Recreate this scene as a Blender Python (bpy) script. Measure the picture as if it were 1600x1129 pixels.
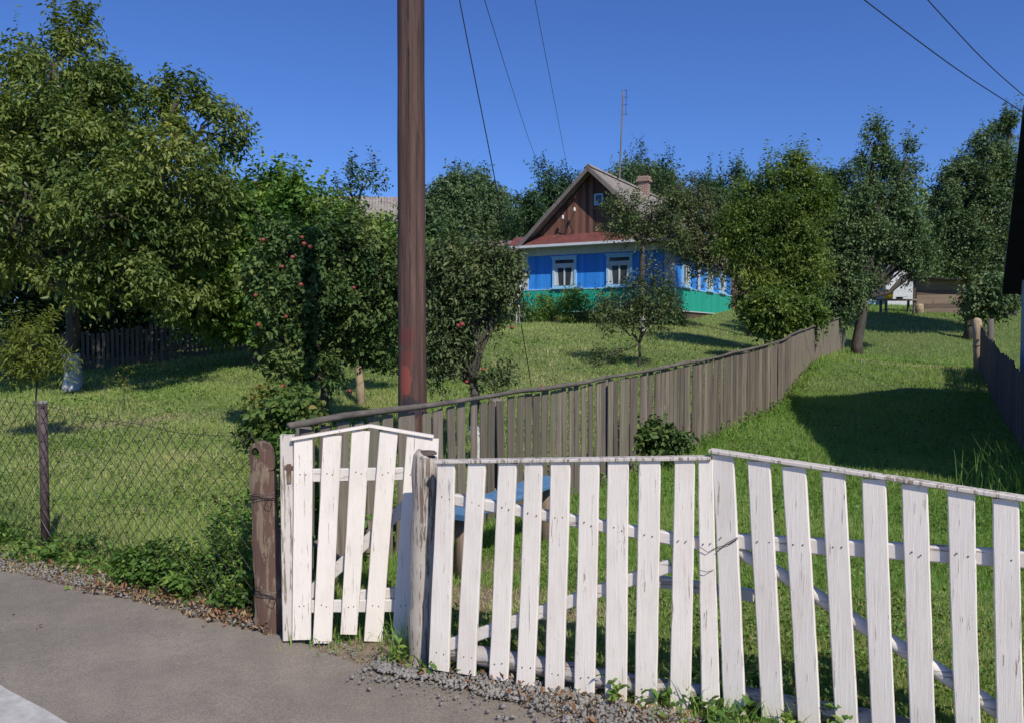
import bpy, math, random
import numpy as np
from mathutils import Vector
random.seed(7)
rng = np.random.default_rng(7)
for o in list(bpy.data.objects):
    bpy.data.objects.remove(o)
SC = bpy.context.scene
COL = SC.collection
PI = math.pi

# ------------------------------------------------------------------ camera
EYE = 1.60
F = 1250.0                       # focal length in pixels of the 1600 px wide photo
CX, CY = 800.0, 564.5
PITCH = math.atan(45.0 / F)      # tilted down a little: the horizon is at y = 520
cd = bpy.data.cameras.new('camera')
cd.sensor_width = 36.0
cd.lens = F / 1600.0 * 36.0
cd.clip_start = 0.05
cd.clip_end = 1000.0
cam = bpy.data.objects.new('camera', cd)
COL.objects.link(cam)
cam.location = (0, 0, EYE)
cam.rotation_euler = (PI / 2 - PITCH, 0, 0)
SC.camera = cam

# ------------------------------------------------------------------ light
SUN_EL = math.radians(44)
SUN_RIGHT = math.radians(25)     # behind the camera, towards the right
sun_dir = Vector((math.sin(SUN_RIGHT) * math.cos(SUN_EL), -math.cos(SUN_RIGHT) * math.cos(SUN_EL), math.sin(SUN_EL)))
world = bpy.data.worlds.new('World')
SC.world = world
world.use_nodes = True
wt = world.node_tree
for n in list(wt.nodes):
    wt.nodes.remove(n)
wo = wt.nodes.new('ShaderNodeOutputWorld')
wb = wt.nodes.new('ShaderNodeBackground')
ws = wt.nodes.new('ShaderNodeTexSky')
ws.sky_type = 'NISHITA'
ws.sun_disc = False
ws.sun_elevation = SUN_EL
ws.sun_rotation = math.radians(180) - SUN_RIGHT
ws.air_density = 1.0
ws.dust_density = 0.35
ws.ozone_density = 3.0
wb.inputs['Strength'].default_value = 0.083
wm = wt.nodes.new('ShaderNodeMix'); wm.data_type = 'RGBA'; wm.blend_type = 'MULTIPLY'
wm.inputs[0].default_value = 1.0
wm.inputs[7].default_value = (0.59, 0.88, 1.53, 1)      # the deep blue of the late summer sky
wt.links.new(ws.outputs[0], wm.inputs[6])
wt.links.new(wm.outputs[2], wb.inputs['Color'])
wt.links.new(wb.outputs[0], wo.inputs['Surface'])
sd = bpy.data.lights.new('sun', 'SUN')
sd.energy = 4.4
sd.angle = math.radians(0.55)
sd.color = (1.0, 0.93, 0.83)
sun = bpy.data.objects.new('sun', sd)
COL.objects.link(sun)
sun.rotation_euler = sun_dir.to_track_quat('Z', 'Y').to_euler()
sun.location = (10, -10, 20)
SC.view_settings.view_transform = 'Standard'
SC.view_settings.look = 'None'
SC.view_settings.exposure = 0.0
SC.view_settings.gamma = 1.0
SC.view_settings.use_curve_mapping = False
SC.render.engine = 'CYCLES'
SC.cycles.max_bounces = 8
SC.cycles.transparent_max_bounces = 8

# ------------------------------------------------------------------ helpers: where things stand
ct, st = math.cos(PITCH), math.sin(PITCH)

def ray(u, v):
    a, b = (u - CX), (CY - v)
    return Vector((a, F * ct + b * st, -F * st + b * ct))

def W(u, v, Y):
    """world point seen at pixel (u, v) at distance Y ahead"""
    d = ray(u, v)
    return Vector((0, 0, EYE)) + d * (Y / d.y)

# terrain: a smooth surface through surveyed heights
_ctrl = []
for (u, v, Y) in [(905, 778, 8.3), (1110, 690, 11.5), (1205, 640, 14), (1240, 608, 17), (1320, 545, 29),
                  (1600, 708, 10.5), (1530, 578, 19), (1049, 503, 31), (818, 503, 34.1), (1400, 492, 34),
                  (113, 602, 17), (390, 556, 20), (250, 580, 18.5), (-60, 612, 17.5), (1430, 488, 38), (1700, 600, 20),
                  (600, 560, 19), (800, 545, 20)]:
    p = W(u, v, Y)
    _ctrl.append((p.x, p.y, p.z))
RD = Vector((0.82, -0.572, 0)).normalized()       # along the road, to the near right
RN = Vector((0.572, 0.82, 0)).normalized()        # across the road, away from the camera
for q in (-18, -12, -8, -5.5, -3, -1, 1, 4, 8):
    for e in (2.6, 3.4):
        p = RD * q + RN * e
        _ctrl.append((p.x, p.y, -0.02 if e < 3 else 0.0))
for q in (-18, -6, 6):
    p = RD * q + RN * -6
    _ctrl.append((p.x, p.y, -0.03))
for x, y, z in [(-40, 60, 3.0), (0, 60, 3.6), (40, 60, 3.4), (-40, 20, 0.6), (40, 20, 1.0), (-60, 110, 4), (60, 110, 4), (0, 110, 4.5),
                (-25, 30, 1.5), (30, 35, 2.4), (12, 45, 3.0), (-10, 34, 1.9)]:
    _ctrl.append((x, y, z))
_ctrl = np.array(_ctrl)

def _phi(r2):
    return np.where(r2 > 1e-9, 0.5 * r2 * np.log(np.maximum(r2, 1e-12)), 0.0)

_n = len(_ctrl)
_d2 = ((_ctrl[:, None, :2] - _ctrl[None, :, :2]) ** 2).sum(-1)
_A = np.zeros((_n + 3, _n + 3))
_A[:_n, :_n] = _phi(_d2) + np.eye(_n) * 1.5
_A[:_n, _n] = 1
_A[:_n, _n + 1:] = _ctrl[:, :2]
_A[_n:, :_n] = _A[:_n, _n:].T
_wts = np.linalg.solve(_A, np.concatenate([_ctrl[:, 2], np.zeros(3)]))

EQ = np.array([-60, -12, -8, -5.8, -3.58, -2.64, -1.66, 0, 3, 60.0])
EE = np.array([1.9, 2.2, 2.3, 2.42, 2.72, 2.75, 2.83, 2.88, 2.9, 2.9])

def road_edge(q):
    q = np.asarray(q, float)
    return np.interp(q, EQ, EE) + 0.02 * np.sin(q * 5.3) + 0.012 * np.sin(q * 13.1 + 1) + 0.008 * np.sin(q * 31)

def hz(x, y):
    x = np.asarray(x, float); y = np.asarray(y, float)
    s = x.shape
    X = x.ravel(); Y = y.ravel()
    out = np.empty(X.size)
    for i in range(0, X.size, 60000):
        xx = X[i:i + 60000]; yy = Y[i:i + 60000]
        r2 = (xx[:, None] - _ctrl[None, :, 0]) ** 2 + (yy[:, None] - _ctrl[None, :, 1]) ** 2
        out[i:i + 60000] = _phi(r2) @ _wts[:_n] + _wts[_n] + _wts[_n + 1] * xx + _wts[_n + 2] * yy
    q = X * RD.x + Y * RD.y
    e = X * RN.x + Y * RN.y
    # gentle small bumps off the road, and flat under it
    bump = 0.018 * np.sin(X * 1.7 + 0.4) * np.sin(Y * 1.3) + 0.010 * np.sin(X * 4.1 + Y * 3.3)
    off = e - road_edge(q)
    t = np.clip(off / 0.6, 0, 1)
    t = t * t * (3 - 2 * t)
    inn = np.clip((off + 7.5) / 0.5, 0, 1) * (1 - t)
    out = (out + bump) * (1 - inn) + (-0.03) * inn
    return out.reshape(s)

def H(x, y):
    return float(hz(np.array([x]), np.array([y]))[0])

def G(u, Y):
    """ground point in the photo's column u at distance Y"""
    x = (u - CX) / F * Y * 1.0
    for _ in range(3):
        z = H(x, Y)
        # depth along the axis of the tilted camera
        dep = Y * ct + (EYE - z) * st
        x = (u - CX) / F * dep
    return Vector((x, Y, H(x, Y)))

def fix_u(u, Y, z):
    dep = Y * ct + (EYE - z) * st
    return (u - CX) / F * dep

# ------------------------------------------------------------------ helpers: materials
def nodes_of(name):
    m = bpy.data.materials.new(name)
    m.use_nodes = True
    t = m.node_tree
    for n in list(t.nodes):
        t.nodes.remove(n)
    out = t.nodes.new('ShaderNodeOutputMaterial')
    b = t.nodes.new('ShaderNodeBsdfPrincipled')
    t.links.new(b.outputs[0], out.inputs['Surface'])
    return m, t, b, out

def ramp(t, stops):
    r = t.nodes.new('ShaderNodeValToRGB')
    cr = r.color_ramp
    while len(cr.elements) > 1:
        cr.elements.remove(cr.elements[-1])
    for i, (p, c) in enumerate(stops):
        e = cr.elements[0] if i == 0 else cr.elements.new(p)
        e.position = p
        e.color = (c[0], c[1], c[2], 1)
    return r

def coords(t, scale=(1, 1, 1), rot=(0, 0, 0), rnd=True):
    tc = t.nodes.new('ShaderNodeTexCoord')
    mp = t.nodes.new('ShaderNodeMapping')
    mp.inputs['Scale'].default_value = scale
    mp.inputs['Rotation'].default_value = rot
    t.links.new(tc.outputs['Object'], mp.inputs['Vector'])
    if rnd:
        oi = t.nodes.new('ShaderNodeObjectInfo')
        mu = t.nodes.new('ShaderNodeMath'); mu.operation = 'MULTIPLY'; mu.inputs[1].default_value = 57.0
        t.links.new(oi.outputs['Random'], mu.inputs[0])
        cb = t.nodes.new('ShaderNodeCombineXYZ')
        for k in range(3):
            t.links.new(mu.outputs[0], cb.inputs[k])
        t.links.new(cb.outputs[0], mp.inputs['Location'])
    return mp.outputs['Vector']

def noise(t, vec, scale, detail=6, rough=0.6, dist=0.0):
    n = t.nodes.new('ShaderNodeTexNoise')
    n.inputs['Scale'].default_value = scale
    n.inputs['Detail'].default_value = detail
    n.inputs['Roughness'].default_value = rough
    n.inputs['Distortion'].default_value = dist
    t.links.new(vec, n.inputs['Vector'])
    return n.outputs['Fac']

def mixc(t, fac, a, b):
    m = t.nodes.new('ShaderNodeMix'); m.data_type = 'RGBA'
    if isinstance(fac, float):
        m.inputs[0].default_value = fac
    else:
        t.links.new(fac, m.inputs[0])
    for s, k in ((a, 6), (b, 7)):
        if isinstance(s, tuple):
            m.inputs[k].default_value = (s[0], s[1], s[2], 1)
        else:
            t.links.new(s, m.inputs[k])
    return m.outputs[2]

def math_(t, op, a, b=0.0, clamp=False):
    m = t.nodes.new('ShaderNodeMath'); m.operation = op; m.use_clamp = clamp
    for s, k in ((a, 0), (b, 1)):
        if isinstance(s, (int, float)):
            m.inputs[k].default_value = s
        else:
            t.links.new(s, m.inputs[k])
    return m.outputs[0]

def bump(t, b, h, strength=0.4, dist=0.01):
    bn = t.nodes.new('ShaderNodeBump')
    bn.inputs['Strength'].default_value = strength
    bn.inputs['Distance'].default_value = dist
    t.links.new(h, bn.inputs['Height'])
    t.links.new(bn.outputs[0], b.inputs['Normal'])

def wood(name, cols, grain=(30, 30, 1.6), rough=0.85, patch=1.5, bstr=0.5, vary=0.25):
    m, t, b, o = nodes_of(name)
    g = noise(t, coords(t, grain), 1.0, 8, 0.65, 0.6)
    r = ramp(t, [(0.28, cols[0]), (0.5, cols[1]), (0.68, cols[2])])
    t.links.new(g, r.inputs[0])
    p = noise(t, coords(t), patch, 4, 0.6)
    rr = ramp(t, [(0.38, (0, 0, 0)), (0.66, (1, 1, 1))])
    t.links.new(p, rr.inputs[0])
    c = mixc(t, rr.outputs[0], r.outputs[0], cols[3])
    fac = mixc(t, 0.55, r.outputs[0], c)
    oi = t.nodes.new('ShaderNodeObjectInfo')
    hs = t.nodes.new('ShaderNodeHueSaturation')
    v = math_(t, 'MULTIPLY_ADD', oi.outputs['Random'], vary)
    v.node.inputs[2].default_value = 1 - vary / 2
    t.links.new(v, hs.inputs['Value'])
    t.links.new(fac, hs.inputs['Color'])
    t.links.new(hs.outputs[0], b.inputs['Base Color'])
    b.inputs['Roughness'].default_value = rough
    bump(t, b, g, bstr, 0.004)
    return m

def painted(name, col, under, amount=0.62, grain=(45, 45, 2.5), rough=0.6, dirt=(0.45, 0.42, 0.36), bstr=0.5):
    """weathered paint over wood: cracks along the grain show the wood"""
    m, t, b, o = nodes_of(name)
    g = noise(t, coords(t, grain), 1.0, 9, 0.7, 0.3)
    big = noise(t, coords(t), 3.0, 5, 0.6)
    s = math_(t, 'MULTIPLY_ADD', big, 0.25); s.node.inputs[2].default_value = -0.125
    g2 = math_(t, 'ADD', g, s)
    r = ramp(t, [(amount, (0, 0, 0)), (amount + 0.035, (1, 1, 1))])
    t.links.new(g2, r.inputs[0])
    d = noise(t, coords(t, (6, 6, 2)), 1.3, 6, 0.7)
    dr = ramp(t, [(0.45, (0, 0, 0)), (0.8, (1, 1, 1))])
    t.links.new(d, dr.inputs[0])
    dirtf = math_(t, 'MULTIPLY', dr.outputs[0], 0.55)
    c1 = mixc(t, dirtf, col, dirt)
    c = mixc(t, r.outputs[0], c1, under)
    t.links.new(c, b.inputs['Base Color'])
    b.inputs['Roughness'].default_value = rough
    hh = math_(t, 'SUBTRACT', g, math_(t, 'MULTIPLY', r.outputs[0], 0.5))
    bump(t, b, hh, bstr, 0.003)
    return m

def plain(name, c1, c2, scale=8.0, rough=0.8, bstr=0.3, bd=0.01, stretch=(1, 1, 1), metal=0.0, c3=None):
    m, t, b, o = nodes_of(name)
    n = noise(t, coords(t, stretch), scale, 8, 0.65)
    st_ = [(0.32, c1), (0.62, c2)] + ([(0.78, c3)] if c3 else [])
    r = ramp(t, st_)
    t.links.new(n, r.inputs[0])
    t.links.new(r.outputs[0], b.inputs['Base Color'])
    b.inputs['Roughness'].default_value = rough
    b.inputs['Metallic'].default_value = metal
    if bstr:
        bump(t, b, n, bstr, bd)
    return m

def leafmat(name, stops, trans=0.34, rough=0.45, tcol=(1.18, 1.18, 0.5), spec=0.2, gain=2.35, warm=1.10):
    stops = [(p, tuple(min(0.8, q * gain) for q in (c[0] * warm, c[1], c[2] * 1.1))) for p, c in stops]
    m, t, b, out = nodes_of(name)
    at = t.nodes.new('ShaderNodeAttribute'); at.attribute_name = 'shade'
    r = ramp(t, stops)
    t.links.new(at.outputs['Fac'], r.inputs[0])
    t.links.new(r.outputs[0], b.inputs['Base Color'])
    b.inputs['Roughness'].default_value = rough
    b.inputs['Specular IOR Level'].default_value = spec
    tr = t.nodes.new('ShaderNodeBsdfTranslucent')
    mu = t.nodes.new('ShaderNodeMix'); mu.data_type = 'RGBA'; mu.blend_type = 'MULTIPLY'
    mu.inputs[0].default_value = 1.0
    t.links.new(r.outputs[0], mu.inputs[6])
    mu.inputs[7].default_value = (tcol[0], tcol[1], tcol[2], 1)
    t.links.new(mu.outputs[2], tr.inputs['Color'])
    mx = t.nodes.new('ShaderNodeMixShader')
    mx.inputs[0].default_value = trans
    t.links.new(b.outputs[0], mx.inputs[1])
    t.links.new(tr.outputs[0], mx.inputs[2])
    t.links.new(mx.outputs[0], out.inputs['Surface'])
    return m

M = {}
M['white'] = painted('white_paint', (0.83, 0.76, 0.66), (0.34, 0.28, 0.21), 0.625, grain=(95, 95, 5), dirt=(0.56, 0.48, 0.39), bstr=0.9)
M['white_worn'] = painted('worn_white_paint', (0.62, 0.565, 0.49), (0.25, 0.20, 0.15), 0.53, grain=(60, 60, 4), dirt=(0.40, 0.34, 0.27))
M['white_rail'] = painted('rail_paint', (0.62, 0.59, 0.54), (0.28, 0.24, 0.19), 0.58, grain=(4, 4, 45), dirt=(0.42, 0.37, 0.30))
M['grey_log'] = painted('grey_log', (0.40, 0.37, 0.34), (0.17, 0.14, 0.11), 0.52, grain=(5, 5, 40), dirt=(0.28, 0.25, 0.21))
M['post_old'] = painted('old_post', (0.46, 0.41, 0.35), (0.17, 0.125, 0.09), 0.53, grain=(70, 70, 3.2), dirt=(0.25, 0.195, 0.145), bstr=1.0)
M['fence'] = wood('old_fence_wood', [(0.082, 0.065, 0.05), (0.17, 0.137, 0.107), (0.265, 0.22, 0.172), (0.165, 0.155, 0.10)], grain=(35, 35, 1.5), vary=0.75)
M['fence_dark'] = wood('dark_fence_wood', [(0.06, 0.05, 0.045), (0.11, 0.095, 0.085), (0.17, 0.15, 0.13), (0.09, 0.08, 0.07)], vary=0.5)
M['rail'] = wood('rail_wood', [(0.06, 0.052, 0.044), (0.13, 0.11, 0.092), (0.21, 0.18, 0.15), (0.12, 0.11, 0.08)], grain=(6, 6, 20))
M['bark'] = wood('bark', [(0.03, 0.025, 0.02), (0.07, 0.058, 0.046), (0.12, 0.10, 0.08), (0.06, 0.055, 0.04)], grain=(14, 14, 4), bstr=0.9)
M['whitewash'] = plain('whitewash', (0.30, 0.29, 0.27), (0.62, 0.61, 0.58), 12, 0.9)
M['paleTrunk'] = plain('pale_trunk', (0.16, 0.12, 0.07), (0.42, 0.33, 0.2), 10, 0.9)
M['wire'] = plain('old_wire', (0.05, 0.04, 0.035), (0.10, 0.08, 0.07), 30, 0.55, 0.0, metal=0.6)
M['mesh_wire'] = plain('mesh_wire', (0.022, 0.017, 0.014), (0.055, 0.045, 0.038), 2.2, 0.65, 0.0, metal=0.2, c3=(0.26, 0.25, 0.25))
M['cable'] = plain('cable', (0.02, 0.02, 0.025), (0.03, 0.03, 0.035), 10, 0.6, 0.0)
M['rust'] = painted('rust', (0.125, 0.072, 0.052), (0.21, 0.155, 0.105), 0.50, grain=(30, 30, 5), rough=0.85, dirt=(0.06, 0.03, 0.022), bstr=0.7)
M['rust_post'] = plain('rusty_tube', (0.045, 0.03, 0.03), (0.09, 0.06, 0.055), 12, 0.7, 0.3, 0.003)
M['nail'] = plain('nail_rust', (0.06, 0.035, 0.025), (0.14, 0.08, 0.05), 30, 0.7, 0.0)

def asphalt():
    m, t, b, o = nodes_of('asphalt')
    v = coords(t, rnd=False)
    fine = noise(t, v, 110, 4, 0.85)
    big = noise(t, v, 0.9, 6, 0.62)
    mid = noise(t, v, 7, 6, 0.7)
    r = ramp(t, [(0.36, (0.165, 0.142, 0.115)), (0.5, (0.215, 0.186, 0.148)), (0.64, (0.28, 0.24, 0.187))])
    t.links.new(math_(t, 'ADD', math_(t, 'MULTIPLY', big, 0.65), math_(t, 'MULTIPLY', mid, 0.35)), r.inputs[0])
    fr = ramp(t, [(0.33, (0.42, 0.42, 0.42)), (0.5, (1, 1, 1)), (0.68, (1.6, 1.57, 1.5))])
    t.links.new(fine, fr.inputs[0])
    mu = t.nodes.new('ShaderNodeMix'); mu.data_type = 'RGBA'; mu.blend_type = 'MULTIPLY'; mu.inputs[0].default_value = 0.75
    t.links.new(r.outputs[0], mu.inputs[6]); t.links.new(fr.outputs[0], mu.inputs[7])
    t.links.new(mu.outputs[2], b.inputs['Base Color'])
    b.inputs['Roughness'].default_value = 0.93
    bump(t, b, math_(t, 'ADD', fine, mid), 0.45, 0.006)
    return m

M['asphalt'] = asphalt()
M['line'] = plain('road_paint', (0.36, 0.345, 0.31), (0.50, 0.48, 0.44), 16, 0.85, 0.3, 0.004)

def ground_mat():
    m, t, b, o = nodes_of('lawn_ground')
    v = coords(t, rnd=False)
    n1 = noise(t, v, 0.7, 6, 0.65)
    n2 = noise(t, v, 16, 6, 0.75)
    g = ramp(t, [(0.3, (0.06, 0.085, 0.025)), (0.5, (0.11, 0.14, 0.04)), (0.7, (0.19, 0.18, 0.07))])
    t.links.new(math_(t, 'ADD', math_(t, 'MULTIPLY', n1, 0.4), math_(t, 'MULTIPLY', n2, 0.6)), g.inputs[0])
    s = ramp(t, [(0.3, (0.12, 0.085, 0.055)), (0.6, (0.24, 0.18, 0.125)), (0.8, (0.34, 0.27, 0.2))])
    t.links.new(n2, s.inputs[0])
    at = t.nodes.new('ShaderNodeAttribute'); at.attribute_name = 'dirt'
    f = math_(t, 'ADD', at.outputs['Fac'], math_(t, 'MULTIPLY_ADD', n2, 0.5), True)
    f.node.inputs[1].links[0].from_node.inputs[2].default_value = -0.25
    fr = ramp(t, [(0.3, (0, 0, 0)), (0.6, (1, 1, 1))])
    t.links.new(f, fr.inputs[0])
    c = mixc(t, fr.outputs[0], g.outputs[0], s.outputs[0])
    t.links.new(c, b.inputs['Base Color'])
    b.inputs['Roughness'].default_value = 0.95
    bump(t, b, n2, 0.8, 0.03)
    return m

M['ground'] = ground_mat()
M['stone'] = plain('crushed_stone', (0.15, 0.14, 0.125), (0.28, 0.262, 0.235), 14, 0.9, 0.3, 0.004, c3=(0.38, 0.345, 0.29))
M['litter'] = leafmat('leaf_litter', [(0.0, (0.10, 0.05, 0.025)), (0.5, (0.25, 0.12, 0.05)), (0.8, (0.34, 0.24, 0.12)), (1.0, (0.4, 0.34, 0.22))], 0.1, 0.7, (1, 1, 1), 0.35, 1.0, 1.0)
G1 = lambda k, *s: [(p, (c[0] * k, c[1] * k, c[2] * k)) for p, c in s]
M['grass'] = leafmat('grass', [(0.0, (0.035, 0.075, 0.012)), (0.45, (0.07, 0.12, 0.022)), (0.75, (0.12, 0.145, 0.045)), (0.93, (0.19, 0.17, 0.075)), (1.0, (0.28, 0.23, 0.13))], 0.38, 0.5, (1.25, 1.25, 0.6), 0.25, 3.1, 1.0)
M['weed'] = leafmat('weed', [(0.0, (0.025, 0.055, 0.012)), (0.6, (0.055, 0.11, 0.02)), (1.0, (0.12, 0.17, 0.035))], 0.35)
M['walnut'] = leafmat('walnut_leaf', [(0.0, (0.022, 0.048, 0.013)), (0.4, (0.048, 0.078, 0.018)), (0.8, (0.09, 0.12, 0.028)), (0.98, (0.12, 0.14, 0.03)), (1.0, (0.15, 0.13, 0.035))], 0.3, 0.42)
M['hedge'] = leafmat('vine_leaf', [(0.0, (0.02, 0.055, 0.012)), (0.5, (0.05, 0.105, 0.02)), (1.0, (0.12, 0.17, 0.035))], 0.3, 0.4)
M['apple'] = leafmat('apple_leaf', [(0.0, (0.016, 0.036, 0.012)), (0.5, (0.035, 0.065, 0.018)), (0.95, (0.08, 0.11, 0.03)), (1.0, (0.13, 0.13, 0.03))], 0.22, 0.58, spec=0.14)
M['apple_olive'] = leafmat('olive_leaf', [(0.0, (0.020, 0.036, 0.014)), (0.5, (0.044, 0.068, 0.024)), (0.9, (0.08, 0.10, 0.038)), (1.0, (0.15, 0.11, 0.045))], 0.22, 0.45)
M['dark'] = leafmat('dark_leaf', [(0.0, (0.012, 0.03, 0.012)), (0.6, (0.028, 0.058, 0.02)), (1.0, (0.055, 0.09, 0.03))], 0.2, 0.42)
M['pear'] = leafmat('pear_leaf', [(0.0, (0.02, 0.042, 0.018)), (0.6, (0.052, 0.088, 0.034)), (0.985, (0.10, 0.135, 0.055)), (1.0, (0.17, 0.15, 0.03))], 0.2, 0.6, spec=0.14)
M['bright'] = leafmat('bright_leaf', [(0.0, (0.022, 0.048, 0.010)), (0.55, (0.052, 0.09, 0.018)), (1.0, (0.12, 0.155, 0.03))], 0.32, 0.5)
M['brown_leaf'] = leafmat('turning_leaf', [(0.0, (0.026, 0.042, 0.016)), (0.6, (0.052, 0.072, 0.028)), (0.85, (0.085, 0.085, 0.04)), (1.0, (0.14, 0.10, 0.055))], 0.25, 0.5, (1.1, 1.0, 0.6))
M['autumn'] = leafmat('creeper_leaf', [(0.0, (0.025, 0.055, 0.012)), (0.55, (0.055, 0.09, 0.02)), (0.85, (0.11, 0.125, 0.03)), (0.94, (0.15, 0.09, 0.035)), (1.0, (0.15, 0.045, 0.03))], 0.34, 0.45)
M['feather'] = leafmat('feathery_leaf', [(0.0, (0.03, 0.05, 0.01)), (0.6, (0.07, 0.095, 0.016)), (1.0, (0.14, 0.14, 0.03))], 0.36, 0.45)
M['far'] = leafmat('far_leaf', [(0.0, (0.028, 0.052, 0.024)), (0.6, (0.055, 0.092, 0.038)), (1.0, (0.085, 0.125, 0.05))], 0.22, 0.5)
M['fruit'] = plain('apple_skin', (0.20, 0.022, 0.022), (0.26, 0.06, 0.04), 18, 0.55, 0.0, c3=(0.32, 0.22, 0.07))

def boards(name, c1, c2, period=0.13, axis='X', rough=0.6, worn=None, depth=0.012, grain=(14, 14, 1.0)):
    m, t, b, o = nodes_of(name)
    tc = t.nodes.new('ShaderNodeTexCoord')
    sp = t.nodes.new('ShaderNodeSeparateXYZ')
    t.links.new(tc.outputs['Object'], sp.inputs[0])
    if axis == 'XY':
        src = math_(t, 'ADD', sp.outputs[0], sp.outputs[1])
    else:
        src = sp.outputs['XYZ'.index(axis)]
    k = math_(t, 'DIVIDE', src, period)
    fr = math_(t, 'FRACT', k)
    fl = math_(t, 'FLOOR', k)
    wn = t.nodes.new('ShaderNodeTexWhiteNoise'); wn.noise_dimensions = '1D'
    t.links.new(fl, wn.inputs['W'])
    gap = math_(t, 'LESS_THAN', fr, 0.09)
    n = noise(t, coords(t, grain, rnd=False), 1.5, 7, 0.7)
    f = math_(t, 'ADD', math_(t, 'MULTIPLY', n, 0.6), math_(t, 'MULTIPLY', wn.outputs['Value'], 0.4))
    r = ramp(t, [(0.3, c1), (0.68, c2)])
    t.links.new(f, r.inputs[0])
    c = r.outputs[0]
    if worn:
        w = noise(t, coords(t, (5, 5, 1.2), rnd=False), 1.0, 7, 0.7)
        wr = ramp(t, [(0.6, (0, 0, 0)), (0.68, (1, 1, 1))])
        t.links.new(w, wr.inputs[0])
        c = mixc(t, wr.outputs[0], c, worn)
    t.links.new(c, b.inputs['Base Color'])
    b.inputs['Roughness'].default_value = rough
    h = math_(t, 'SUBTRACT', math_(t, 'MULTIPLY', n, 0.25), gap)
    bump(t, b, h, 1.0, depth)
    return m

M['blue'] = boards('blue_boards', (0.022, 0.21, 0.70), (0.045, 0.30, 0.84), 0.14, 'XY', 0.5)
M['green'] = boards('green_boards', (0.010, 0.34, 0.235), (0.02, 0.45, 0.32), 0.11, 'XY', 0.5)
M['gable'] = boards('gable_boards', (0.065, 0.028, 0.02), (0.22, 0.10, 0.065), 0.16, 'XY', 0.75, worn=(0.40, 0.22, 0.15))
M['plinth'] = boards('plinth_boards', (0.10, 0.06, 0.05), (0.17, 0.11, 0.09), 0.16, 'Z', 0.8)
M['shed'] = boards('shed_boards', (0.13, 0.095, 0.07), (0.30, 0.22, 0.16), 0.2, 'Z', 0.85, worn=(0.12, 0.09, 0.075), grain=(1, 1, 14))
M['lblue'] = plain('light_blue_paint', (0.24, 0.50, 0.72), (0.36, 0.62, 0.80), 10, 0.5, 0.1)
M['bench'] = plain('bench_paint', (0.07, 0.17, 0.30), (0.11, 0.24, 0.39), 9, 0.6, 0.3, 0.003, stretch=(1, 1, 1), c3=(0.20, 0.32, 0.42))
M['cream'] = plain('off_white_paint', (0.48, 0.50, 0.50), (0.64, 0.66, 0.66), 9, 0.6, 0.1)
M['glass'] = plain('window_glass', (0.03, 0.04, 0.05), (0.06, 0.075, 0.085), 3, 0.08, 0.0)
M['curtain'] = plain('curtain', (0.42, 0.46, 0.5), (0.6, 0.63, 0.66), 12, 0.9, 0.3, stretch=(6, 6, 0.5))
M['redroof'] = plain('red_metal', (0.11, 0.035, 0.032), (0.18, 0.062, 0.055), 4, 0.65, 0.2, 0.01, c3=(0.22, 0.10, 0.085))
M['oldred'] = plain('dull_red_sheets', (0.12, 0.085, 0.07), (0.19, 0.14, 0.12), 4, 0.8, 0.2)
M['brick'] = None
M['render'] = plain('white_render', (0.52, 0.52, 0.50), (0.72, 0.72, 0.70), 6, 0.9, 0.3)
M['bluewall'] = plain('bluish_render', (0.30, 0.36, 0.44), (0.40, 0.46, 0.54), 5, 0.9, 0.3)
M['tar'] = plain('dark_roofing', (0.02, 0.02, 0.022), (0.045, 0.042, 0.045), 6, 0.9, 0.4)
M['yellow'] = plain('yellow_plastic', (0.75, 0.42, 0.02), (0.85, 0.5, 0.03), 6, 0.4, 0.0)
M['porcelain'] = plain('porcelain', (0.7, 0.7, 0.68), (0.8, 0.8, 0.78), 6, 0.2, 0.0)

def slate():
    m, t, b, o = nodes_of('corrugated_sheets')
    tc = t.nodes.new('ShaderNodeTexCoord')
    sp = t.nodes.new('ShaderNodeSeparateXYZ')
    t.links.new(tc.outputs['Object'], sp.inputs[0])
    w = math_(t, 'SINE', math_(t, 'MULTIPLY', sp.outputs[1], 2 * PI / 0.17))
    n = noise(t, coords(t, rnd=False), 3.5, 7, 0.7)
    r = ramp(t, [(0.3, (0.16, 0.13, 0.11)), (0.5, (0.28, 0.245, 0.21)), (0.72, (0.38, 0.34, 0.29))])
    t.links.new(n, r.inputs[0])
    t.links.new(r.outputs[0], b.inputs['Base Color'])
    b.inputs['Roughness'].default_value = 0.9
    bump(t, b, math_(t, 'ADD', w, math_(t, 'MULTIPLY', n, 0.6)), 0.8, 0.03)
    return m
M['slate'] = slate()

def brick():
    m, t, b, o = nodes_of('old_brick')
    tc = t.nodes.new('ShaderNodeTexCoord')
    sp = t.nodes.new('ShaderNodeSeparateXYZ'); t.links.new(tc.outputs['Object'], sp.inputs[0])
    cb = t.nodes.new('ShaderNodeCombineXYZ')
    t.links.new(math_(t, 'ADD', sp.outputs[0], sp.outputs[1]), cb.inputs[0])
    t.links.new(sp.outputs[2], cb.inputs[1])
    bt = t.nodes.new('ShaderNodeTexBrick')
    bt.inputs['Scale'].default_value = 1.0
    bt.inputs['Brick Width'].default_value = 0.25
    bt.inputs['Row Height'].default_value = 0.08
    bt.inputs['Mortar Size'].default_value = 0.012
    bt.inputs['Color1'].default_value = (0.20, 0.09, 0.055, 1)
    bt.inputs['Color2'].default_value = (0.28, 0.15, 0.095, 1)
    bt.inputs['Mortar'].default_value = (0.4, 0.36, 0.32, 1)
    t.links.new(cb.outputs[0], bt.inputs['Vector'])
    t.links.new(bt.outputs['Color'], b.inputs['Base Color'])
    b.inputs['Roughness'].default_value = 0.9
    return m
M['brick'] = brick()

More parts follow.
